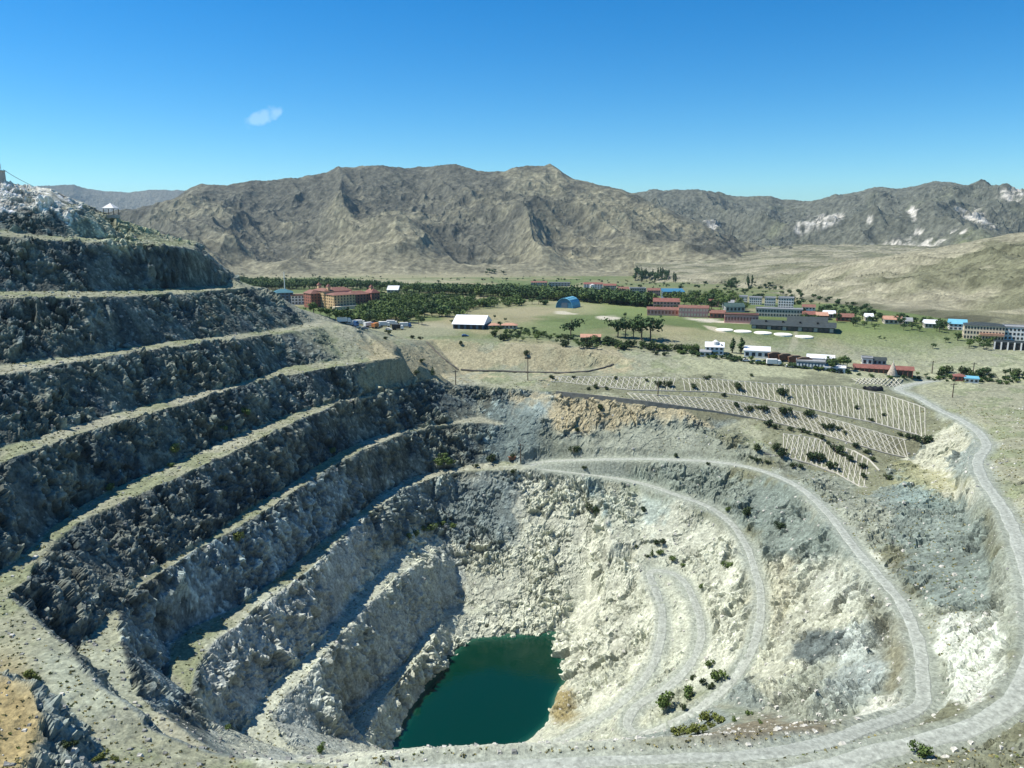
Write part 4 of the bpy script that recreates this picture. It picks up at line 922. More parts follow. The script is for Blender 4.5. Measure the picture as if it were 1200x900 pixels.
# pipes / kerbs on the rim
def pipe(px, r_, label, mat='pipe', name='pipe', lift=.3):
    P = []
    for (u0, v0), (u1, v1) in zip(px[:-1], px[1:]):
        for k in range(8): t = k/8; q = hit(u0+(u1-u0)*t, v0+(v1-v0)*t); P.append((q.x, q.y, q.z+lift))
    q = hit(*px[-1]); P.append((q.x, q.y, q.z+lift))
    P = [P[0]]+[tuple((np.array(P[i-1])+2*np.array(P[i])+np.array(P[i+1]))/4) for i in range(1, len(P)-1)]+[P[-1]]
    o = MB().tube(P, r_, 6).build(name, MT[mat]); tag(o, label, 'pipe'); return o
pipe([(540,434.5),(600,436.5),(660,437.5),(690,436),(708,431.5),(719,428.5)], .5, 'thick dark pipe along the foot of the tan cutting on the rim')
pipe([(500,402),(512,414),(524,425),(537,434)], .45, 'dark pipe running down the tan cutting to the rim')
# black sheeting pile
p = hit(1023, 457); m = MB()
for i in range(12):
    t = i/11; w_ = 2.4*math.sin(math.pi*min(max(t, .06), .94))+.3
    for j in range(7): a = math.pi*j/6; m.v.append(((t-.5)*9.5, w_*math.cos(a), max(0, 2.3*math.sin(a)*(.8+.2*math.sin(i*2.1)))-.3))
    if i: m.f += [((i-1)*7+j, (i-1)*7+j+1, i*7+j+1, i*7+j) for j in range(6)]
m.f += [tuple(range(7)), tuple(range(77, 84))[::-1]]; o = m.build('covered_heap', MT['black'], None, True); o.location = p; tag(o, 'long low heap under black sheeting at the top corner of the white lattice', 'heap')
# ------------------------------------------------------------------ white concrete lattices that hold the slopes
def at_u(tab, u):
    us = [t[0] for t in tab]; return W(u, float(np.interp(u, us, [t[1] for t in tab])), float(np.interp(u, us, [t[2] for t in tab])))
def drape(a, b, n, lift): 
    return [(x, y, ground(x, y)+lift) for x, y in ((a[0]+(b[0]-a[0])*k/n, a[1]+(b[1]-a[1])*k/n) for k in range(n+1))]
def lattice(top, bot, u0, u1, step, lean, diag, label, w=.25, dw=.14, kerb=True):
    root = empty('slope_lattice', at_u(bot, (u0+u1)/2)); tag(root, label, 'lattice', 'white concrete lattices on the pit slopes')
    off = Vector(root.location)
    def ribbon(nm, P, w_, h_=.26):
        P = [np.array(p)-np.array(off) for p in P]; m = MB(); n = len(P)
        for i, p in enumerate(P):
            t = P[min(i+1, n-1)]-P[max(i-1, 0)]; q = np.array((-t[1], t[0], 0)); q /= np.linalg.norm(q)+1e-9
            for f, z in ((-1, -h_), (1, -h_), (1, 0), (-1, 0)): m.v.append(tuple(p+q*f*w_/2+np.array((0, 0, z))))
            if i: a = (i-1)*4; m.f += [(a+k, a+(k+1) % 4, a+4+(k+1) % 4, a+4+k) for k in range(4)]
        m.f += [(3,2,1,0), tuple(4*(n-1)+k for k in range(4))]; m.build(nm, MT['xbeam' if nm == 'cross_beam' else 'beam'], root)
    us = np.arange(u0, u1+.01, step)
    for i, u in enumerate(us):
        ub = min(max(u+lean, u0), u1)
        ribbon('beam', drape(at_u(top, u), at_u(bot, ub), 6, .2), w)
        for dd in diag:
            u2 = u+dd*step
            if u0 <= u2 <= u1: ribbon('cross_beam', drape(at_u(top, u), at_u(bot, u2), 7, .18), dw)
    if kerb:
        for tb in (top, bot):
            q = np.arange(u0, u1+.01, step/2); P = [at_u(tb, u) for u in q]
            ribbon('edge_beam', [(x, y, ground(x, y)+.22) for x, y, z in P], .34)
    return root
lattice(LAT1T, LAT1B, 800, 1084, 6.6, 3, (2.4,), 'longest white lattice of upright beams on the uppermost slope above the benches')
lattice(LAT1T, LAT1B, 646, 794, 6.6, -4, (2.2, -2.2), 'left white lattice with crossing beams beside the lone lamp pole')
LAT2B = [(650,458,-81.4),(700,463,-81.8),(760,470,-82.8),(840,481.5,-85.8),(880,488.5,-87.5),(920,497.5,-89.2),(966,509.5,-91.3),(1003,520.5,-92.8),(1038,530.5,-94.8),(1066,537,-95.8)]
lattice(LAT2T, LAT2B, 735, 1064, 7.2, 10, (4.5, -3), 'middle white lattice of slanting crossed beams below the grey bench wall')
lattice(LAT3T, LAT3B, 918, 1020, 6.2, -5, (2.6, -2.0), 'lowest white lattice with bushes and a rounded right end')
def flat_lattice():
    q = [hit(u, v) for u, v in ((998,444),(1058,445.5),(1056,453),(1002,450.5))]
    root = empty('slope_lattice', q[3]); tag(root, 'small white diamond lattice on the ground below the stone cone', 'lattice', 'white concrete lattices on the pit slopes')
    def P(s, t): a = q[0].lerp(q[1], s); b = q[3].lerp(q[2], s); c = a.lerp(b, t); c.z = ground(c.x, c.y)+.15; return c-q[3]
    for k in range(12):
        for s0, s1 in ((k/12, (k+2)/12), ((k+1)/12, (k-1)/12)):
            if 0 <= s1 <= 1: MB().bar(P(s0, 0), P(s1, 1), .2, .25).build('cross_beam', MT['beam'], root)
flat_lattice()
# retaining walls under the lattices
def bench_wall(tab, u0, u1, hgt, drop, label, thick=.5, fwd=.9, mat='wall'):
    us = np.arange(u0, u1+.01, 6.0); m = MB(); P = [np.array(at_u(tab, u)) for u in us]; n = len(P)
    for i, p in enumerate(P):
        t = P[min(i+1, n-1)]-P[max(i-1, 0)]; q = np.array((t[1], -t[0])); q /= np.linalg.norm(q)+1e-9
        if q @ p[:2] > 0: q = -q
        for f, z in ((fwd, -drop), (fwd, hgt), (fwd-thick, hgt), (fwd-thick, -drop)): m.v.append((p[0]+q[0]*f, p[1]+q[1]*f, p[2]+z))
        if i: a = (i-1)*4; m.f += [(a+k, a+(k+1) % 4, a+4+(k+1) % 4, a+4+k) for k in range(4)]
    m.f += [(0,1,2,3), tuple(4*(n-1)+k for k in (3,2,1,0))]
    o = m.build('retaining_wall', MT[mat]); tag(o, label, 'wall', 'retaining walls under the lattices'); return o
bench_wall(LAT2B, 652, 1064, .15, 2.6, 'longest dark grey retaining wall running under the middle lattice to the rim')
bench_wall(LAT1B, 700, 1082, .1, 1.0, 'grey retaining wall under the uppermost long lattice')
bench_wall(LAT3B, 896, 1008, .1, 1.6, 'short grey retaining wall under the lowest lattice')
bench_wall(LAT3T[2:], 1000, 1034, .35, .8, 'curved white kerb round the right end of the lowest lattice', .5, .1, 'beam')

# ------------------------------------------------------------------ parked machines and cars in the yard left of the white-roofed hangar
def vehicle(u, v, kind, mat, label, rz, sc=1.0):
    if u < 460 and v < 390: u = 404+(u-391)*1.12
    p = hit(u, v, 430); root = empty('parked_truck' if kind == 'truck' else 'parked_car', p, rz); root.scale = (sc,)*3
    tag(root, label, 'truck' if kind == 'truck' else 'car', 'vehicles in the dusty yard and along the road')
    if kind == 'truck':
        MB().prism([(-4,1.1),(1.4,1.1),(1.4,3.5),(-4,3.5)], -1.25, 1.25).build('cargo_box', MT[mat], root)
        c = MB().prism([(1.6,.7),(3.6,.7),(3.6,1.9),(3.1,2.9),(1.6,2.9)], -1.2, 1.2).build('cab', MT['white' if mat != 'lbox' else 'bbox'], root)
        MB().prism([(3.25,1.9),(3.64,1.9),(3.2,2.75),(3.1,2.75)], -1.05, 1.05).build('windscreen', MT['glass'], c)
        MB().box(-4,3.4,-.5,.5,.6,1.08).build('chassis', MT['dark'], root); xs_ = (-3,-1.8,2.6); r_ = .55
    else:
        b_ = MB().prism([(-2.1,.35),(2.1,.35),(2.15,.8),(1.2,.95),(.5,1.5),(-1.3,1.52),(-2.0,1.0)], -.88, .88).build('body', MT[mat], root)
        MB().prism([(.55,1.42),(1.12,.98),(-1.75,1.02),(-1.25,1.43)], -.9, .9).build('windows', MT['glass'], b_); xs_ = (-1.3,1.35); r_ = .36
    for x in xs_:
        for y in (-1, 1):
            yy = y*(1.05 if kind == 'truck' else .82)
            MB().tube([(x,yy-.14,r_),(x,yy+.14,r_)], r_, 10).build('wheel', MT['tyre'], root)
for a in ((391,382.5,'truck','white','white box truck at the left end of the yard',.3),(399,383,'truck','lbox','truck with pale load and blue cab, second in the yard',-.4),(407,381,'truck','white','white truck side-on at the back of the yard',.05),
          (417,383.5,'truck','lbox','pale container truck just left of the orange one in the yard',.8),(424,384.5,'truck','obox','truck with an orange body standing in the middle of the yard',1.2),(433,383,'truck','white','long white truck right of the orange-bodied truck',.1),
          (441,381.5,'truck','white','white truck parked at the rear right of the yard',-.1),(447,386.5,'truck','dark','dark flat truck at the front right of the yard',0.05),(455,384,'truck','lbox','pale container truck nearest the right end of the yard',.2),
          (404,386,'car','white','white car at the front left of the yard',.6),(412,386.5,'car','steel','grey car at the front of the yard left of the orange truck',.2),(437,387.2,'car','white','white car in front of the long white truck',-.2),
          (545,394.5,'car','bbox','dark blue car in front of the white-roofed hangar',.1),(862,421,'car','dark','dark car parked under the two poplars',.1),(874,424,'car','white','white car on the road in front of the long white shed',-.1),
          (890,425.5,'car','bbox','blue car on the road below the long white shed',-.1),(907,429,'truck','white','white box truck on the road in front of the rusty wagons',-.12),(925,431.5,'car','white','white car between the box truck and the blue-grey workshop',-.1),
          (983,442,'car','steel','grey car before the white lean-to',0),(872,377.5,'truck','white','white truck at the left end of the long dark hangar',0)):
    vehicle(*a)
# rusty hopper wagons
for i, (u, v, lb) in enumerate(((908,422,'rusty open hopper wagon at the left end of the wagon row'),(920,424,'rusty hopper wagon second from the left in the row'),(931.5,426,'rusty hopper wagon third from the left, with a high load'),(942,428,'rusty hopper wagon at the right end of the row, beside the white gabled shed'))):
    p = hit(u, v); root = empty('hopper_wagon', p, -.1); tag(root, lb, 'wagon', 'rusty hopper wagons on the road')
    MB().prism([(-3.2,1.0),(3.2,1.0),(3.9,3.6),(-3.9,3.6)], -1.4, 1.4).build('hopper', MT['rust'], root); MB().box(-3.6,3.6,-1,1,.6,.98).build('chassis', MT['dark'], root)
    MB().prism([(-3.5,3.62),(3.5,3.62),(1.2+i*.4,4.5),(-1.5,4.4)], -1.2, 1.2).build('load', MT['wood'], root)
    for x in (-2.4, 2.4):
        for y in (-1, 1): MB().tube([(x,y-.1,.4),(x,y+.1,.4)], .42, 10).build('wheel', MT['tyre'], root)
p = hit(600, 540); root = empty('rusty_skip', p, .2); tag(root, 'small dark rusty skip on the bench beside the split of the roads', 'skip')
MB().prism([(-1.3,.3),(1.3,.3),(1.9,1.7),(-1.9,1.7)], -.9, .9).build('tub', MT['rust'], root); MB().box(-1.4,1.4,-.7,.7,-.4,.29).build('base', MT['dark'], root)

# ------------------------------------------------------------------ trees and bushes
def leafmat(name, a, b):
    m_, nt, bs = nodes(name); N = nt.nodes; Lk = nt.links
    tc = N.new('ShaderNodeTexCoord'); ns = N.new('ShaderNodeTexNoise'); ns.inputs['Scale'].default_value = .9; ns.inputs['Detail'].default_value = 3
    oi = N.new('ShaderNodeObjectInfo'); mx = N.new('ShaderNodeMix'); mx.data_type = 'RGBA'
    mx.inputs['A'].default_value = (*a, 1); mx.inputs['B'].default_value = (*b, 1)
    ad = N.new('ShaderNodeMath'); ad.operation = 'MULTIPLY_ADD'; ad.inputs[1].default_value = .7; Lk.new(oi.outputs['Random'], ad.inputs[0])
    mr = N.new('ShaderNodeMapRange'); mr.inputs[1].default_value = .35; mr.inputs[2].default_value = .65; mr.inputs[3].default_value = -.2; mr.inputs[4].default_value = .6
    Lk.new(tc.outputs['Object'], ns.inputs['Vector']); Lk.new(ns.outputs['Fac'], mr.inputs[0]); Lk.new(mr.outputs[0], ad.inputs[2]); ad.use_clamp = True
    Lk.new(ad.outputs[0], mx.inputs['Factor']); Lk.new(mx.outputs['Result'], bs.inputs['Base Color']); bs.inputs['Roughness'].default_value = .7
    return m_
M_LD = leafmat('dark leaves', (.030,.062,.027), (.066,.11,.038)); M_LM = leafmat('green leaves', (.065,.11,.032), (.125,.175,.05)); M_LY = leafmat('yellow green leaves', (.10,.13,.03), (.17,.19,.05)); M_BUSH = leafmat('bush leaves', (.022,.042,.018), (.06,.085,.032))
M_BARK = plain('bark', (.12,.095,.07), .9, .25, 2.0)
def leaves(lobes, n, size, rng):
    """small leaf-clump faces spread through the volume of several lobes"""
    v = []; f = []; wts = np.array([l[3]*l[4]*l[5] for l in lobes])**.8; wts /= wts.sum()
    for _ in range(n):
        cx, cy, cz, rx, ry, rz = lobes[rng.choice(len(lobes), p=wts)]
        d = rng.normal(size=3); d /= np.linalg.norm(d); q = rng.random()**.45
        p = np.array((cx, cy, cz))+d*q*np.array((rx, ry, rz))
        nrm_ = d+rng.normal(size=3)*.6; nrm_ /= np.linalg.norm(nrm_); a = np.cross(nrm_, rng.normal(size=3)); a /= np.linalg.norm(a)+1e-9; b = np.cross(nrm_, a)
        s = size*(.6+.8*rng.random()); k = len(v)
        v += [tuple(p+a*s), tuple(p+b*s*.8), tuple(p-a*s*.9), tuple(p-b*s*.7)]; f.append((k, k+1, k+2, k+3))
    return v, f
def proto_mesh(kind, seed):
    rng = np.random.default_rng(seed)
    if kind == 'poplar':
        lobes = [(rng.normal()*.02, rng.normal()*.02, .2+.8*t, .11*math.sin(math.pi*min(.95, .12+t*.9))+.03, .11*math.sin(math.pi*min(.95, .12+t*.9))+.03, .1) for t in np.linspace(0, .92, 8)]; n, s = 260, .045
    elif kind == 'conifer':
        lobes = [(0, 0, .12+.86*t, .26*(1-t)+.03, .26*(1-t)+.03, .07) for t in np.linspace(0, 1, 9)]; n, s = 260, .05
    elif kind == 'bush':
        lobes = [(rng.normal()*.28, rng.normal()*.28, .35+.25*rng.random(), .30+.15*rng.random(), .30+.15*rng.random(), .28+.15*rng.random()) for _ in range(6)]; n, s = 300, .10
    else:
        lobes = [(rng.normal()*.17, rng.normal()*.17, .42+.42*rng.random(), .15+.12*rng.random(), .15+.12*rng.random(), .13+.10*rng.random()) for _ in range(8)]; n, s = 330, .055
    v, f = leaves(lobes, n, s, rng)
    tr = MB()
    if kind == 'bush':
        for k in range(5): a = rng.random()*6.28; tr.tube([(0,0,-.15),(.18*math.cos(a),.18*math.sin(a),.3),(.4*math.cos(a),.4*math.sin(a),.7)], [.035,.025,.01], 4)
    else:
        tr.tube([(0,0,-.08),(.01,0,.2),(0,.01,.5),(0,0,.85)], [.032,.026,.018,.006], 6)
        for k in range(5): a = rng.random()*6.28; z = .28+.1*k; q = .06 if kind == 'poplar' else .2*(1-k*.12); tr.tube([(0,0,z),(q*.6*math.cos(a),q*.6*math.sin(a),z+.07),(q*math.cos(a),q*math.sin(a),z+.16)], [.014,.01,.003], 4)
    me = bpy.data.meshes.new(kind+' crown'); me.from_pydata(v, [], f); mt = bpy.data.meshes.new(kind+' trunk'); mt.from_pydata(tr.v, [], tr.f); mt.materials.append(M_BARK)
    return me, mt
PROTO = {}
for kd in ('poplar', 'conifer', 'bush', 'broadleaf'):
    PROTO[kd] = [proto_mesh(kd, 50+k+len(kd)*9) for k in range(3)]
MESHES = {}
def tree(x, y, hgt, kd, mat, label, group, name=None, wide=1.0, parts=True):
    k = random.randrange(3); me, mt = PROTO[kd][k]
    key = (kd, k, mat.name)
    if key not in MESHES: q = me.copy(); q.materials.append(mat); MESHES[key] = q
    nm = name or {'poplar': 'poplar_tree', 'conifer': 'conifer_tree', 'bush': 'bush', 'broadleaf': 'broadleaf_tree'}[kd]
    root = empty(nm, (x, y, ground(x, y)-.1), random.random()*6.28); root.scale = (hgt*wide, hgt*wide, hgt); tag(root, label, 'bush' if kd == 'bush' else 'tree', group)
    o = bpy.data.objects.new('crown', MESHES[key]); C.objects.link(o); o.parent = root
    o = bpy.data.objects.new('stem' if kd == 'bush' else 'trunk', mt); C.objects.link(o); o.parent = root
    return root
def px_h(p, px): return px/F*(p.y*CP-p.z*SP)

# bushes seen one by one in the pit
G1 = 'bushes in and round the pit'
def bush(lst, label, mat=M_BUSH, kd='bush', group=G1, wide=1.0):
    for u, v, px in lst:
        p = hit(u, v); tree(p.x, p.y, px_h(p, px)*.86, kd, mat, label, group, None, wide)
bush([(864,456,10),(918,464,13)], 'large round dark bush standing among the upright beams of the uppermost lattice', wide=1.1)
bush([(827,445,6),(832,443,5),(812,455,8),(880,441,5),(1003,479,6),(1035,487,5),(1020,494,6)], 'small dark bush on the uppermost lattice slope or its upper edge')
bush([(848,465,6),(863,478,8),(877,482,8),(895,482,10),(887,480,6)], 'dark bush in the row at the left end of the middle lattice')
bush([(920,486,13),(949,488,11)], 'tall dark bush at the upper edge of the middle lattice')
bush([(963,515,8),(965,502,8),(974,503,9),(983,504,6),(990,508,5),(927,505,8),(940,507,8),(947,509,7),(900,500,10),(910,503,8),(957,512,6)], 'dark scrubby bush along the bench between middle and lowest lattice')
bush([(1063,514,8),(1072,516,10),(1083,520,13),(1054,511,6)], 'dark bush in the clump at the right end of the middle lattice')
bush([(910,528,11),(917,535,13)], 'one of two big dark bushes at the left end of the lowest lattice', wide=1.1)
bush([(952,538,14),(960,541,14),(980,531,14),(975,549,13)], 'big round dark bush growing inside the lowest lattice', wide=1.0)
bush([(988,535,7),(995,540,9),(1002,525,9),(1010,549,9),(1012,561,8),(970,521,6),(1017,532,8),(1022,540,7)], 'smaller dark bush scattered through the lowest lattice')
bush([(1040,562,9)], 'dark bush at the rounded right tip of the lowest lattice'); bush([(887,529,11)], 'round dark bush just left of the lowest lattice'); bush([(888,541,8),(900,545,6),(930,548,8),(938,549,8)], 'dark bush on the grey ledge under the lowest lattice')
bush([(876,604,13)], 'round dark bush between the two long curved roads'); bush([(913,620,12)], 'olive bush on the grey slope right of the inner road'); bush([(852,600,7)], 'small bush beside the inner road bend', M_LM)
bush([(703,481,9)], 'dark bush in the ochre rock face under the rim wall'); bush([(677,506,7)], 'dark bush on the grey ledge below the ochre rock'); bush([(673,532,11)], 'round dark bush above the middle road, right of the thin pole'); bush([(685,551,6)], 'small bush between the two roads near their split'); bush([(792,536,6),(830,545,5),(880,538,6)], 'small dark bush along the upper edge of the middle road')
bush([(695,604,20)], 'tallest dark bush against the pale rock below the inner road', wide=.7); bush([(754,600,8)], 'bush on the blue-grey scree under the inner road')
bush([(647,444,6),(672,443,4),(698,455,7),(710,457,6),(721,444,5),(771,453,9),(782,453,9),(690,457,5),(757,447,5)], 'small dark bush by the left lattice')
bush([(616,416,8)], 'lone dark bush on the crest of the tan cutting'); bush([(507,440,14)], 'slim dark conifer at the left foot of the tan cutting', M_LD, 'conifer'); bush([(488,440,8),(494,425,6),(540,404,6)], 'small dark bush left of the tan cutting')
bush([(557,548,6),(575,542,12)], 'dark bush on the seventh bench left of the skip'); bush([(600,537,8)], 'dark bush right above the rusty skip'); bush([(602,553,7)], 'black-looking bush at the bench edge under the skip')
bush([(523,548,14),(514,547,12),(530,547,8),(519,539,9)], 'olive bush in the clump under the dark corner of the pit', M_LM)
bush([(507,622,12),(487,629,11),(497,625,10),(530,618,9),(517,617,8),(480,634,8)], 'green bush in the thicket at the end of the eighth bench', M_LM)
bush([(768,638,8),(777,638,9),(745,643,5),(758,653,5)], 'green bush on the small pale bench above the road loop', M_BUSH); bush([(764,652,13)], 'slim green conifer on the small bench above the road loop', M_LM, 'conifer'); bush([(774,650,8),(788,658,9),(800,664,6)], 'small green bush at the right side of the small bench', M_LM)
bush([(824,690,8),(852,664,12)], 'bush on the white slope between loop and inner road', M_LM)
bush([(780,829,24)], 'largest bushy green tree inside the lower road hairpin', M_LM, wide=.85); bush([(806,818,16)], 'round green bush right of the largest tree in the hairpin', M_LM); bush([(840,797,20)], 'big bushy shrub beside the lower bend of the inner road', M_LM, wide=.8); bush([(832,781,10)], 'green bush above the big shrub at the lower bend', M_LM)
bush([(811,797,11),(824,803,12),(830,808,10),(835,806,8),(800,833,12)], 'slim young bush on the pale patch inside the hairpin', M_BUSH, wide=.6)
bush([(830,845,16),(842,848,15),(818,860,16),(803,860,14),(794,862,14),(824,856,10),(834,852,9)], 'yellow-green bush in the row below the hairpin road', M_LY)
bush([(878,838,9),(860,845,7),(890,848,6)], 'small olive bush on the rubble right of the hairpin', M_LM); bush([(1077,886,22)], 'faint grey-green shrub in the verge at the bottom of the photo', M_LM, wide=.9)
bush([(38,797,15),(46,800,10)], 'yellow-green bush at the edge of the brown mound', M_LY); bush([(122,890,12),(134,893,9),(112,893,8)], 'yellow-green bush at the foot of the brown mound', M_LY); bush([(78,876,11),(88,872,8)], 'dark bush in the shaded hollow beside the mound')
bush([(280,636,16)], 'bright yellow-green bush below the edge of the sixth bench', M_LY, wide=.8); bush([(205,532,14)], 'yellow-green bush on the dark face above the wide bench', M_LY); bush([(200,547,7),(130,575,11)], 'small green bush at the inner edge of the wide bench', M_LM)
bush([(288,488,12)], 'green bush half way up the dark face of the fourth bench', M_LM); bush([(262,506,9),(390,531,9),(377,880,12),(267,856,9)], 'small green bush clinging to a rock face', M_LM)
# bushes and trees about the valley
G2 = 'trees round the works and roads'
def stand(poly_, n, h0, h1, kinds, label, group=G2, rmax=1e9):
    us = [p[0] for p in poly_]; vs_ = [p[1] for p in poly_]; out = []
    def ins(u, v):
        c = False
        for (x1, y1), (x2, y2) in zip(poly_, poly_[1:]+poly_[:1]):
            if (y1 > v) != (y2 > v) and u < (x2-x1)*(v-y1)/(y2-y1)+x1: c = not c
        return c
    t = 0
    while len(out) < n and t < n*60:
        t += 1; u = random.uniform(min(us), max(us)); v = random.uniform(min(vs_), max(vs_))
        if ins(u, v):
            p = hit(u, v, 430); kd, mat = random.choice(kinds); h = random.uniform(h0, h1)
            if kd == 'poplar': h *= 1.2
            out.append((p, h, kd, mat))
    for p, h, kd, mat in out:
        lb = label+{'poplar': ', slim and pointed', 'conifer': ', dark and conical', 'bush': ', low and rounded', 'broadleaf': ', round crowned' if mat is not M_LD else ', dark and round crowned'}[kd] if group else label
        tree(p.x, p.y, h, kd, mat, lb, group)
BD, BM, PD, CD, SH = ('broadleaf', M_LD), ('broadleaf', M_LM), ('poplar', M_LD), ('conifer', M_LD), ('bush', M_BUSH)
for u, v, px, lb in ((858,414,18,'left one of two tall dark poplars beside the road'),(868,415,20,'right one of two tall dark poplars beside the road'),(845,416,13,'lower poplar just left of the two tall poplars')):
    p = hit(u, v); tree(p.x, p.y, px_h(p, px), 'poplar', M_LD, lb, None, None, 1.5)
for u, v, px, lb in ((669,394,24,'dark bushy tree standing left above the orange-roofed shed'),(724,395,25,'left big dark tree of the two clumps right of the orange shed'),(733,396,24,'dark tree leaning to the left big clump'),(752,399,30,'tallest dark tree of the right-hand clump'),(762,400,31,'dark tall tree at the right end of the clump'),(742,397,20,'lower dark tree between the two clumps')):
    p = hit(u, v); tree(p.x, p.y, px_h(p, px), 'broadleaf', M_LD, lb, None, None, 1.1)
stand([(450,372),(500,362),(515,374),(470,380)], 8, 8, 11, (BD,), 'dark tree in the park left of the white-roofed hangar')
stand([(355,366),(400,372),(480,372),(500,382),(430,381),(370,378)], 26, 5, 8, (BM, BM, BD), 'green tree in front of the hotel')
stand([(440,352),(520,350),(530,362),(450,366)], 26, 6, 10, (BM, BM, BD), 'park tree right of the hotel')
stand([(570,390),(680,398),(720,405),(700,410),(580,399)], 36, 3.0, 5.5, (BM, SH, BM, BD), 'tree of the plantation below the field')
stand([(690,400),(800,410),(830,416),(760,413),(690,409)], 40, 2.5, 5.5, (BM, SH, BD), 'roadside tree by the orange-roofed shed')
stand([(970,432),(1000,428),(1005,438),(975,440)], 6, 5, 8, (BD, BM), 'tree left of the red-roofed pavilion')
stand([(1062,438),(1190,436),(1200,446),(1070,443)], 24, 2.5, 5.5, (BM, SH, BD), 'small tree in the row right of the red-roofed pavilion')
stand([(1120,399),(1165,404),(1170,412),(1130,408)], 10, 4, 7, (BD, BM), 'tree in front of the cream hotel')
stand([(935,368),(1110,382),(1110,392),(940,380)], 44, 4, 7.5, (BD, BM, BD), 'tree between the houses under the bare hill')
stand([(770,352),(860,350),(885,365),(800,363)], 60, 7, 12, (BM, BD, BM), 'tree of the grove behind the pink works')
stand([(855,332),(888,334),(888,340),(850,340)], 14, 9, 13, (PD, BD), 'dark tree of the row before the bare hill')
stand([(745,322),(775,322),(800,332),(775,334),(742,330)], 40, 11, 16, (BD, PD), 'dark tree of the dense wood on the lower slope')
stand([(566,318),(590,318),(592,323),(564,323)], 7, 9, 13, (BD,), 'dark tree of the small clump at the mountain foot')
stand([(730,355),(900,372),(900,376),(740,362)], 10, 3, 5, (BM, SH), 'low tree by the pink works')
# single small trees on the fields
bush([(732,373,8),(1093,409,9),(1108,402,9),(1030,397,5),(1036,399,5),(616,392,8),(580,374,6),(592,377,6),(598,385,7)], 'lone dark tree on the open grass', M_LD, 'broadleaf', 'lone trees on the grass'); bush([(455,392,7),(483,397,6),(493,398,5),(768,416,7),(779,417,7),(452,398,5)], 'lone dark bush on the pale ground of the rim', M_BUSH)
# the wood across the valley reads as one mass
def mass(name, label, poly_, n, h0, h1, kinds):
    us = [p[0] for p in poly_]; vs_ = [p[1] for p in poly_]; V_ = []; F_ = []; MI = []; cnt = 0; nv = 0
    mats = [M_LD, M_LM, M_BARK]; t = 0
    cache = {}
    while cnt < n and t < n*60:
        t += 1; u = random.uniform(min(us), max(us)); v = random.uniform(min(vs_), max(vs_)); c = False
        for (x1, y1), (x2, y2) in zip(poly_, poly_[1:]+poly_[:1]):
            if (y1 > v) != (y2 > v) and u < (x2-x1)*(v-y1)/(y2-y1)+x1: c = not c
        if not c: continue
        cnt += 1; p = hit(u, v, 600 if name == 'valley_wood' else 430); kd, mi = random.choice(kinds); h = random.uniform(h0, h1); w_ = h*random.uniform(1.0, 1.35)
        key = (kd, random.randrange(3))
        if key not in cache:
            me, mt = PROTO[kd][key[1]]; va = np.array([q.co for q in me.vertices]); fa = np.array([list(q.vertices) for q in me.polygons]); 
            sel = np.arange(0, len(fa), 2); va2 = va.reshape(-1, 4, 3)[sel]; ctr = va2.mean(1, keepdims=True); va2 = ctr+(va2-ctr)*1.35
            cache[key] = va2.reshape(-1, 3)
        va = cache[key]; a = random.random()*6.28; ca, sa = math.cos(a), math.sin(a)
        q = np.stack([(va[:, 0]*ca-va[:, 1]*sa)*w_+p.x, (va[:, 0]*sa+va[:, 1]*ca)*w_+p.y, va[:, 2]*h+p.z], 1)
        V_.append(q); k = len(q)//4; F_.append(np.arange(len(q)).reshape(-1, 4)+nv); MI += [mi]*k; nv += len(q)
        tv = np.array([(-.2,0,-.5),(.2,0,-.5),(.1,0,h*.5),(-.1,0,h*.5),(0,-.2,-.5),(0,.2,-.5),(0,.1,h*.5),(0,-.1,h*.5)])+np.array(p); V_.append(tv); F_.append(np.arange(8).reshape(2, 4)+nv); MI += [2]*2; nv += 8
    o = mesh_obj(name, np.concatenate(V_).tolist(), np.concatenate(F_).tolist(), mats, mi=MI); o['kind'] = 'stuff'; o['label'] = label
    return o
mass('valley_wood', 'dense dark green wood in a long band across the valley floor', [(270,330),(330,333),(400,333),(480,341),(600,343),(700,350),(768,358),(760,361),(700,356),(600,350),(510,346),(440,340),(370,339),(270,342)], 1500, 8, 12.5, [('broadleaf', 0)]*3+[('poplar', 0), ('broadleaf', 1)])
mass('park_wood', 'lighter green loose wood between the hotel and the long fields', [(430,346),(520,352),(640,354),(640,358),(560,362),(540,372),(500,372),(470,378),(400,380),(430,362)], 380, 4, 8.5, [('broadleaf', 1)]*3+[('broadleaf', 0), ('bush', 1)])
mass('hedge_scrub', 'green scrub and hedges along the roads and field edges of the valley', [(520,378),(700,404),(830,420),(960,440),(1200,452),(1200,444),(1040,444),(960,432),(820,412),(700,398),(560,376)], 240, 1.2, 2.6, [('bush', 1), ('bush', 0)])
mass('slope_scrub', 'scattered low scrub at the foot of the bare mountains', [(280,322),(600,326),(900,334),(1120,385),(1000,372),(880,350),(760,340),(600,334),(280,328)], 260, 2.0, 5.0, [('bush', 0), ('broadleaf', 0)])

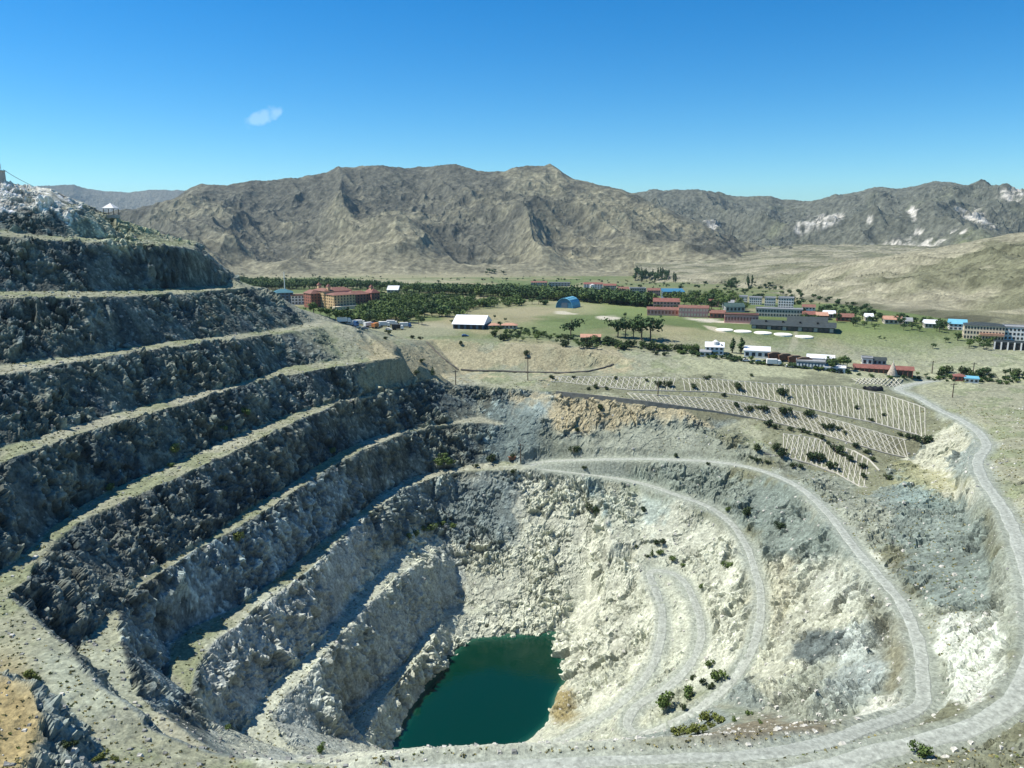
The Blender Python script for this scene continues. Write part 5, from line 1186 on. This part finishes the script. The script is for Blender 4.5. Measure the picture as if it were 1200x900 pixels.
# ------------------------------------------------------------------ loose stones and dry grass, beyond counting
def scatter(name, label, n, jrange, mats, pick, make):
    V_ = []; F_ = []; MI = []; nv = 0
    jj = RNG.integers(jrange[0], jrange[1], n*3); ii = RNG.integers(20, NA-20, n*3); c = 0
    for j, i in zip(jj, ii):
        if c >= n: break
        x, y, z = float(X[j, i]), float(Y[j, i]), float(Z[j, i])
        w_ = pick(j, i)
        if random.random() > w_: continue
        c += 1; v, f, mi = make(x, y, z); V_ += v; F_ += [tuple(k+nv for k in q) for q in f]; MI += [mi]*len(f); nv += len(v)
    o = mesh_obj(name, V_, F_, mats, mi=MI); o['kind'] = 'stuff'; o['label'] = label; return o
STEEP = np.zeros((JP, NA), np.float32); STEEP[:] = sl
def stone(x, y, z):
    s = .16+.5*random.random()**4; v = []
    for (a, b, c) in ((-1,-1,-.5),(1,-1,-.5),(1,1,-.5),(-1,1,-.5),(-.6,-.7,.6),(.7,-.5,.7),(.5,.7,.5),(-.7,.5,.8)):
        v.append((x+s*a*random.uniform(.6,1.2), y+s*b*random.uniform(.6,1.2), z+s*c*random.uniform(.6,1.2)))
    d = math.hypot(x-10, y-250)
    return v, [(4,5,6,7),(0,1,5,4),(1,2,6,5),(2,3,7,6),(3,0,4,7)], (1 if x > -20 and random.random() < .8 or random.random() < .25 else 0)
ja, jb = int(np.searchsorted(RAD, 98)), int(np.searchsorted(RAD, 400))
scatter('loose_stones', 'loose grey and white stones scattered over benches, slopes and road verges', 7000, (ja, jb), [plain('grey stone', (.22,.225,.21), .9, .3, .8), plain('pale stone', (.50,.49,.43), .9, .2, .8)],
        lambda j, i: 0.0 if (FIELD_RD[j, i] < .4 or Z[j, i] < LAKE+1) else (.9 if Y[j, i] < 330 else .3), stone)
M_GR = plain('dry grass', (.30,.27,.12), .9, .35, .3); M_GG = plain('green weeds', (.16,.19,.06), .9, .3, .3)
def tuft(x, y, z):
    v = []; f = []; s = random.uniform(.1, .26)
    for k in range(4):
        a = random.random()*6.28; c_, s_ = math.cos(a)*s, math.sin(a)*s; n = len(v); ox, oy = random.gauss(0, s*.6), random.gauss(0, s*.6)
        v += [(x+ox-c_*.6, y+oy-s_*.6, z-.05), (x+ox+c_*.6, y+oy+s_*.6, z-.05), (x+ox+c_*1.1-s_*.5, y+oy+s_*1.1+c_*.5, z+s*1.1), (x+ox-c_*.8-s_*.5, y+oy-s_*.8+c_*.5, z+s*.9)]; f.append((n, n+1, n+2, n+3))
    return v, f, (0 if random.random() < .72 else 1)
scatter('dry_grass', 'tufts of dry yellow grass and green weeds on benches and verges', 9000, (ja, jb), [M_GR, M_GG],
        lambda j, i: 0.0 if (FIELD_RD[j, i] < .7 or Z[j, i] < LAKE+1 or STEEP[j, i] > .5 or (Z[j, i] < -112 and X[j, i] > -30)) else (.9 if X[j, i] < -20 or Z[j, i] > -100 else .3), tuft)
# ------------------------------------------------------------------ sky, sun, air
SUN_EL, SUN_AZ = 54.0, -82.0           # azimuth from the view direction, negative = left
w = bpy.data.worlds.new('World'); SC.world = w; w.use_nodes = True
nt = w.node_tree; bg = nt.nodes['Background']; bg.inputs[1].default_value = 0.085
sk = nt.nodes.new('ShaderNodeTexSky'); sk.sky_type = 'NISHITA'; sk.sun_disc = False
sk.sun_elevation = R(SUN_EL); sk.sun_rotation = R(SUN_AZ); sk.altitude = 1200; sk.air_density = 1.0; sk.dust_density = 0.15; sk.ozone_density = 2.0
hs = nt.nodes.new('ShaderNodeHueSaturation'); hs.inputs['Saturation'].default_value = 1.5; hs.inputs['Value'].default_value = 1.05; hs.inputs['Hue'].default_value = .495
tn = nt.nodes.new('ShaderNodeMix'); tn.data_type = 'RGBA'; tn.blend_type = 'MULTIPLY'; tn.inputs['Factor'].default_value = 1; tn.inputs['B'].default_value = (.62, .92, 1.06, 1)
nt.links.new(sk.outputs[0], hs.inputs['Color']); nt.links.new(hs.outputs[0], tn.inputs['A'])
# one thin wisp of cloud high on the left: a soft patch round a direction in the sky
tc = nt.nodes.new('ShaderNodeTexCoord'); d0 = Vector(ray(309, 137)).normalized(); ex = Vector((d0.y, -d0.x, 0)).normalized(); ez = d0.cross(ex)
if ez.z < 0: ez = -ez
ca, sa = math.cos(R(24)), math.sin(R(24)); e1 = ex*ca+ez*sa; e2 = -ex*sa+ez*ca
def dot(vec, sc):
    q = nt.nodes.new('ShaderNodeVectorMath'); q.operation = 'DOT_PRODUCT'; nt.links.new(tc.outputs['Generated'], q.inputs[0]); q.inputs[1].default_value = tuple(vec*sc); return q.outputs['Value']
def mth(op, a, b=None):
    q = nt.nodes.new('ShaderNodeMath'); q.operation = op
    for i, v in enumerate((a, b)):
        if v is None: continue
        if isinstance(v, (int, float)): q.inputs[i].default_value = v
        else: nt.links.new(v, q.inputs[i])
    return q.outputs[0]
cn = nt.nodes.new('ShaderNodeTexNoise'); cn.inputs['Scale'].default_value = 80; cn.inputs['Detail'].default_value = 5; nt.links.new(tc.outputs['Generated'], cn.inputs['Vector'])
r2 = mth('ADD', mth('POWER', mth('ABSOLUTE', dot(e1, 1/.022)), 2.0), mth('POWER', mth('ABSOLUTE', dot(e2, 1/.009)), 2.0))
cf = nt.nodes.new('ShaderNodeMapRange'); cf.inputs[1].default_value = 1.25; cf.inputs[2].default_value = .1; nt.links.new(mth('ADD', r2, mth('MULTIPLY', mth('SUBTRACT', cn.outputs['Fac'], .5), 4.2)), cf.inputs[0])
fr = mth('MULTIPLY', mth('MULTIPLY', cf.outputs[0], .26), mth('GREATER_THAN', dot(d0, 1.0), .9))
mx = nt.nodes.new('ShaderNodeMix'); mx.data_type = 'RGBA'; nt.links.new(fr, mx.inputs['Factor']); nt.links.new(tn.outputs['Result'], mx.inputs['A']); mx.inputs['B'].default_value = (7.5, 9.2, 10.5, 1)
nt.links.new(mx.outputs['Result'], bg.inputs[0])
sd = bpy.data.lights.new('sun', 'SUN'); sd.energy = 4.8; sd.angle = R(.53); sd.color = (1, .95, .86)
so = bpy.data.objects.new('sun', sd); C.objects.link(so)
dirv = Vector((math.sin(R(SUN_AZ))*math.cos(R(SUN_EL)), math.cos(R(SUN_AZ))*math.cos(R(SUN_EL)), math.sin(R(SUN_EL))))
so.rotation_euler = dirv.to_track_quat('Z', 'Y').to_euler(); so.location = (-300, -100, 400)
SC.view_settings.view_transform = 'Standard'; SC.view_settings.look = 'None'; SC.view_settings.exposure = 0.6; SC.view_settings.gamma = 1
SC.render.engine = 'CYCLES'; SC.cycles.max_bounces = 4; SC.cycles.volume_bounces = 0
hz = bpy.data.materials.new('thin air'); hz.use_nodes = True; hz.node_tree.nodes.clear()
ho = hz.node_tree.nodes.new('ShaderNodeOutputMaterial'); pv = hz.node_tree.nodes.new('ShaderNodeVolumePrincipled')
pv.inputs['Color'].default_value = (.58, .84, 1, 1); pv.inputs['Density'].default_value = 3.4e-5; pv.inputs['Anisotropy'].default_value = .2
hz.node_tree.links.new(pv.outputs[0], ho.inputs['Volume'])
x0, x1, y0, y1, z0_, z1_ = -9000, 9000, -60, 12000, float(Z.min())-1, float(Z.max())+40
ho_ = mesh_obj('haze', [(x, y, z) for x in (x0, x1) for y in (y0, y1) for z in (z0_, z1_)], [(0,1,3,2),(4,6,7,5),(0,4,5,1),(2,3,7,6),(0,2,6,4),(1,5,7,3)], hz)
ho_['kind'] = 'stuff'; ho_['label'] = 'thin blue summer haze in the air over the whole valley'
print('script', round(time.time()-T0, 1))
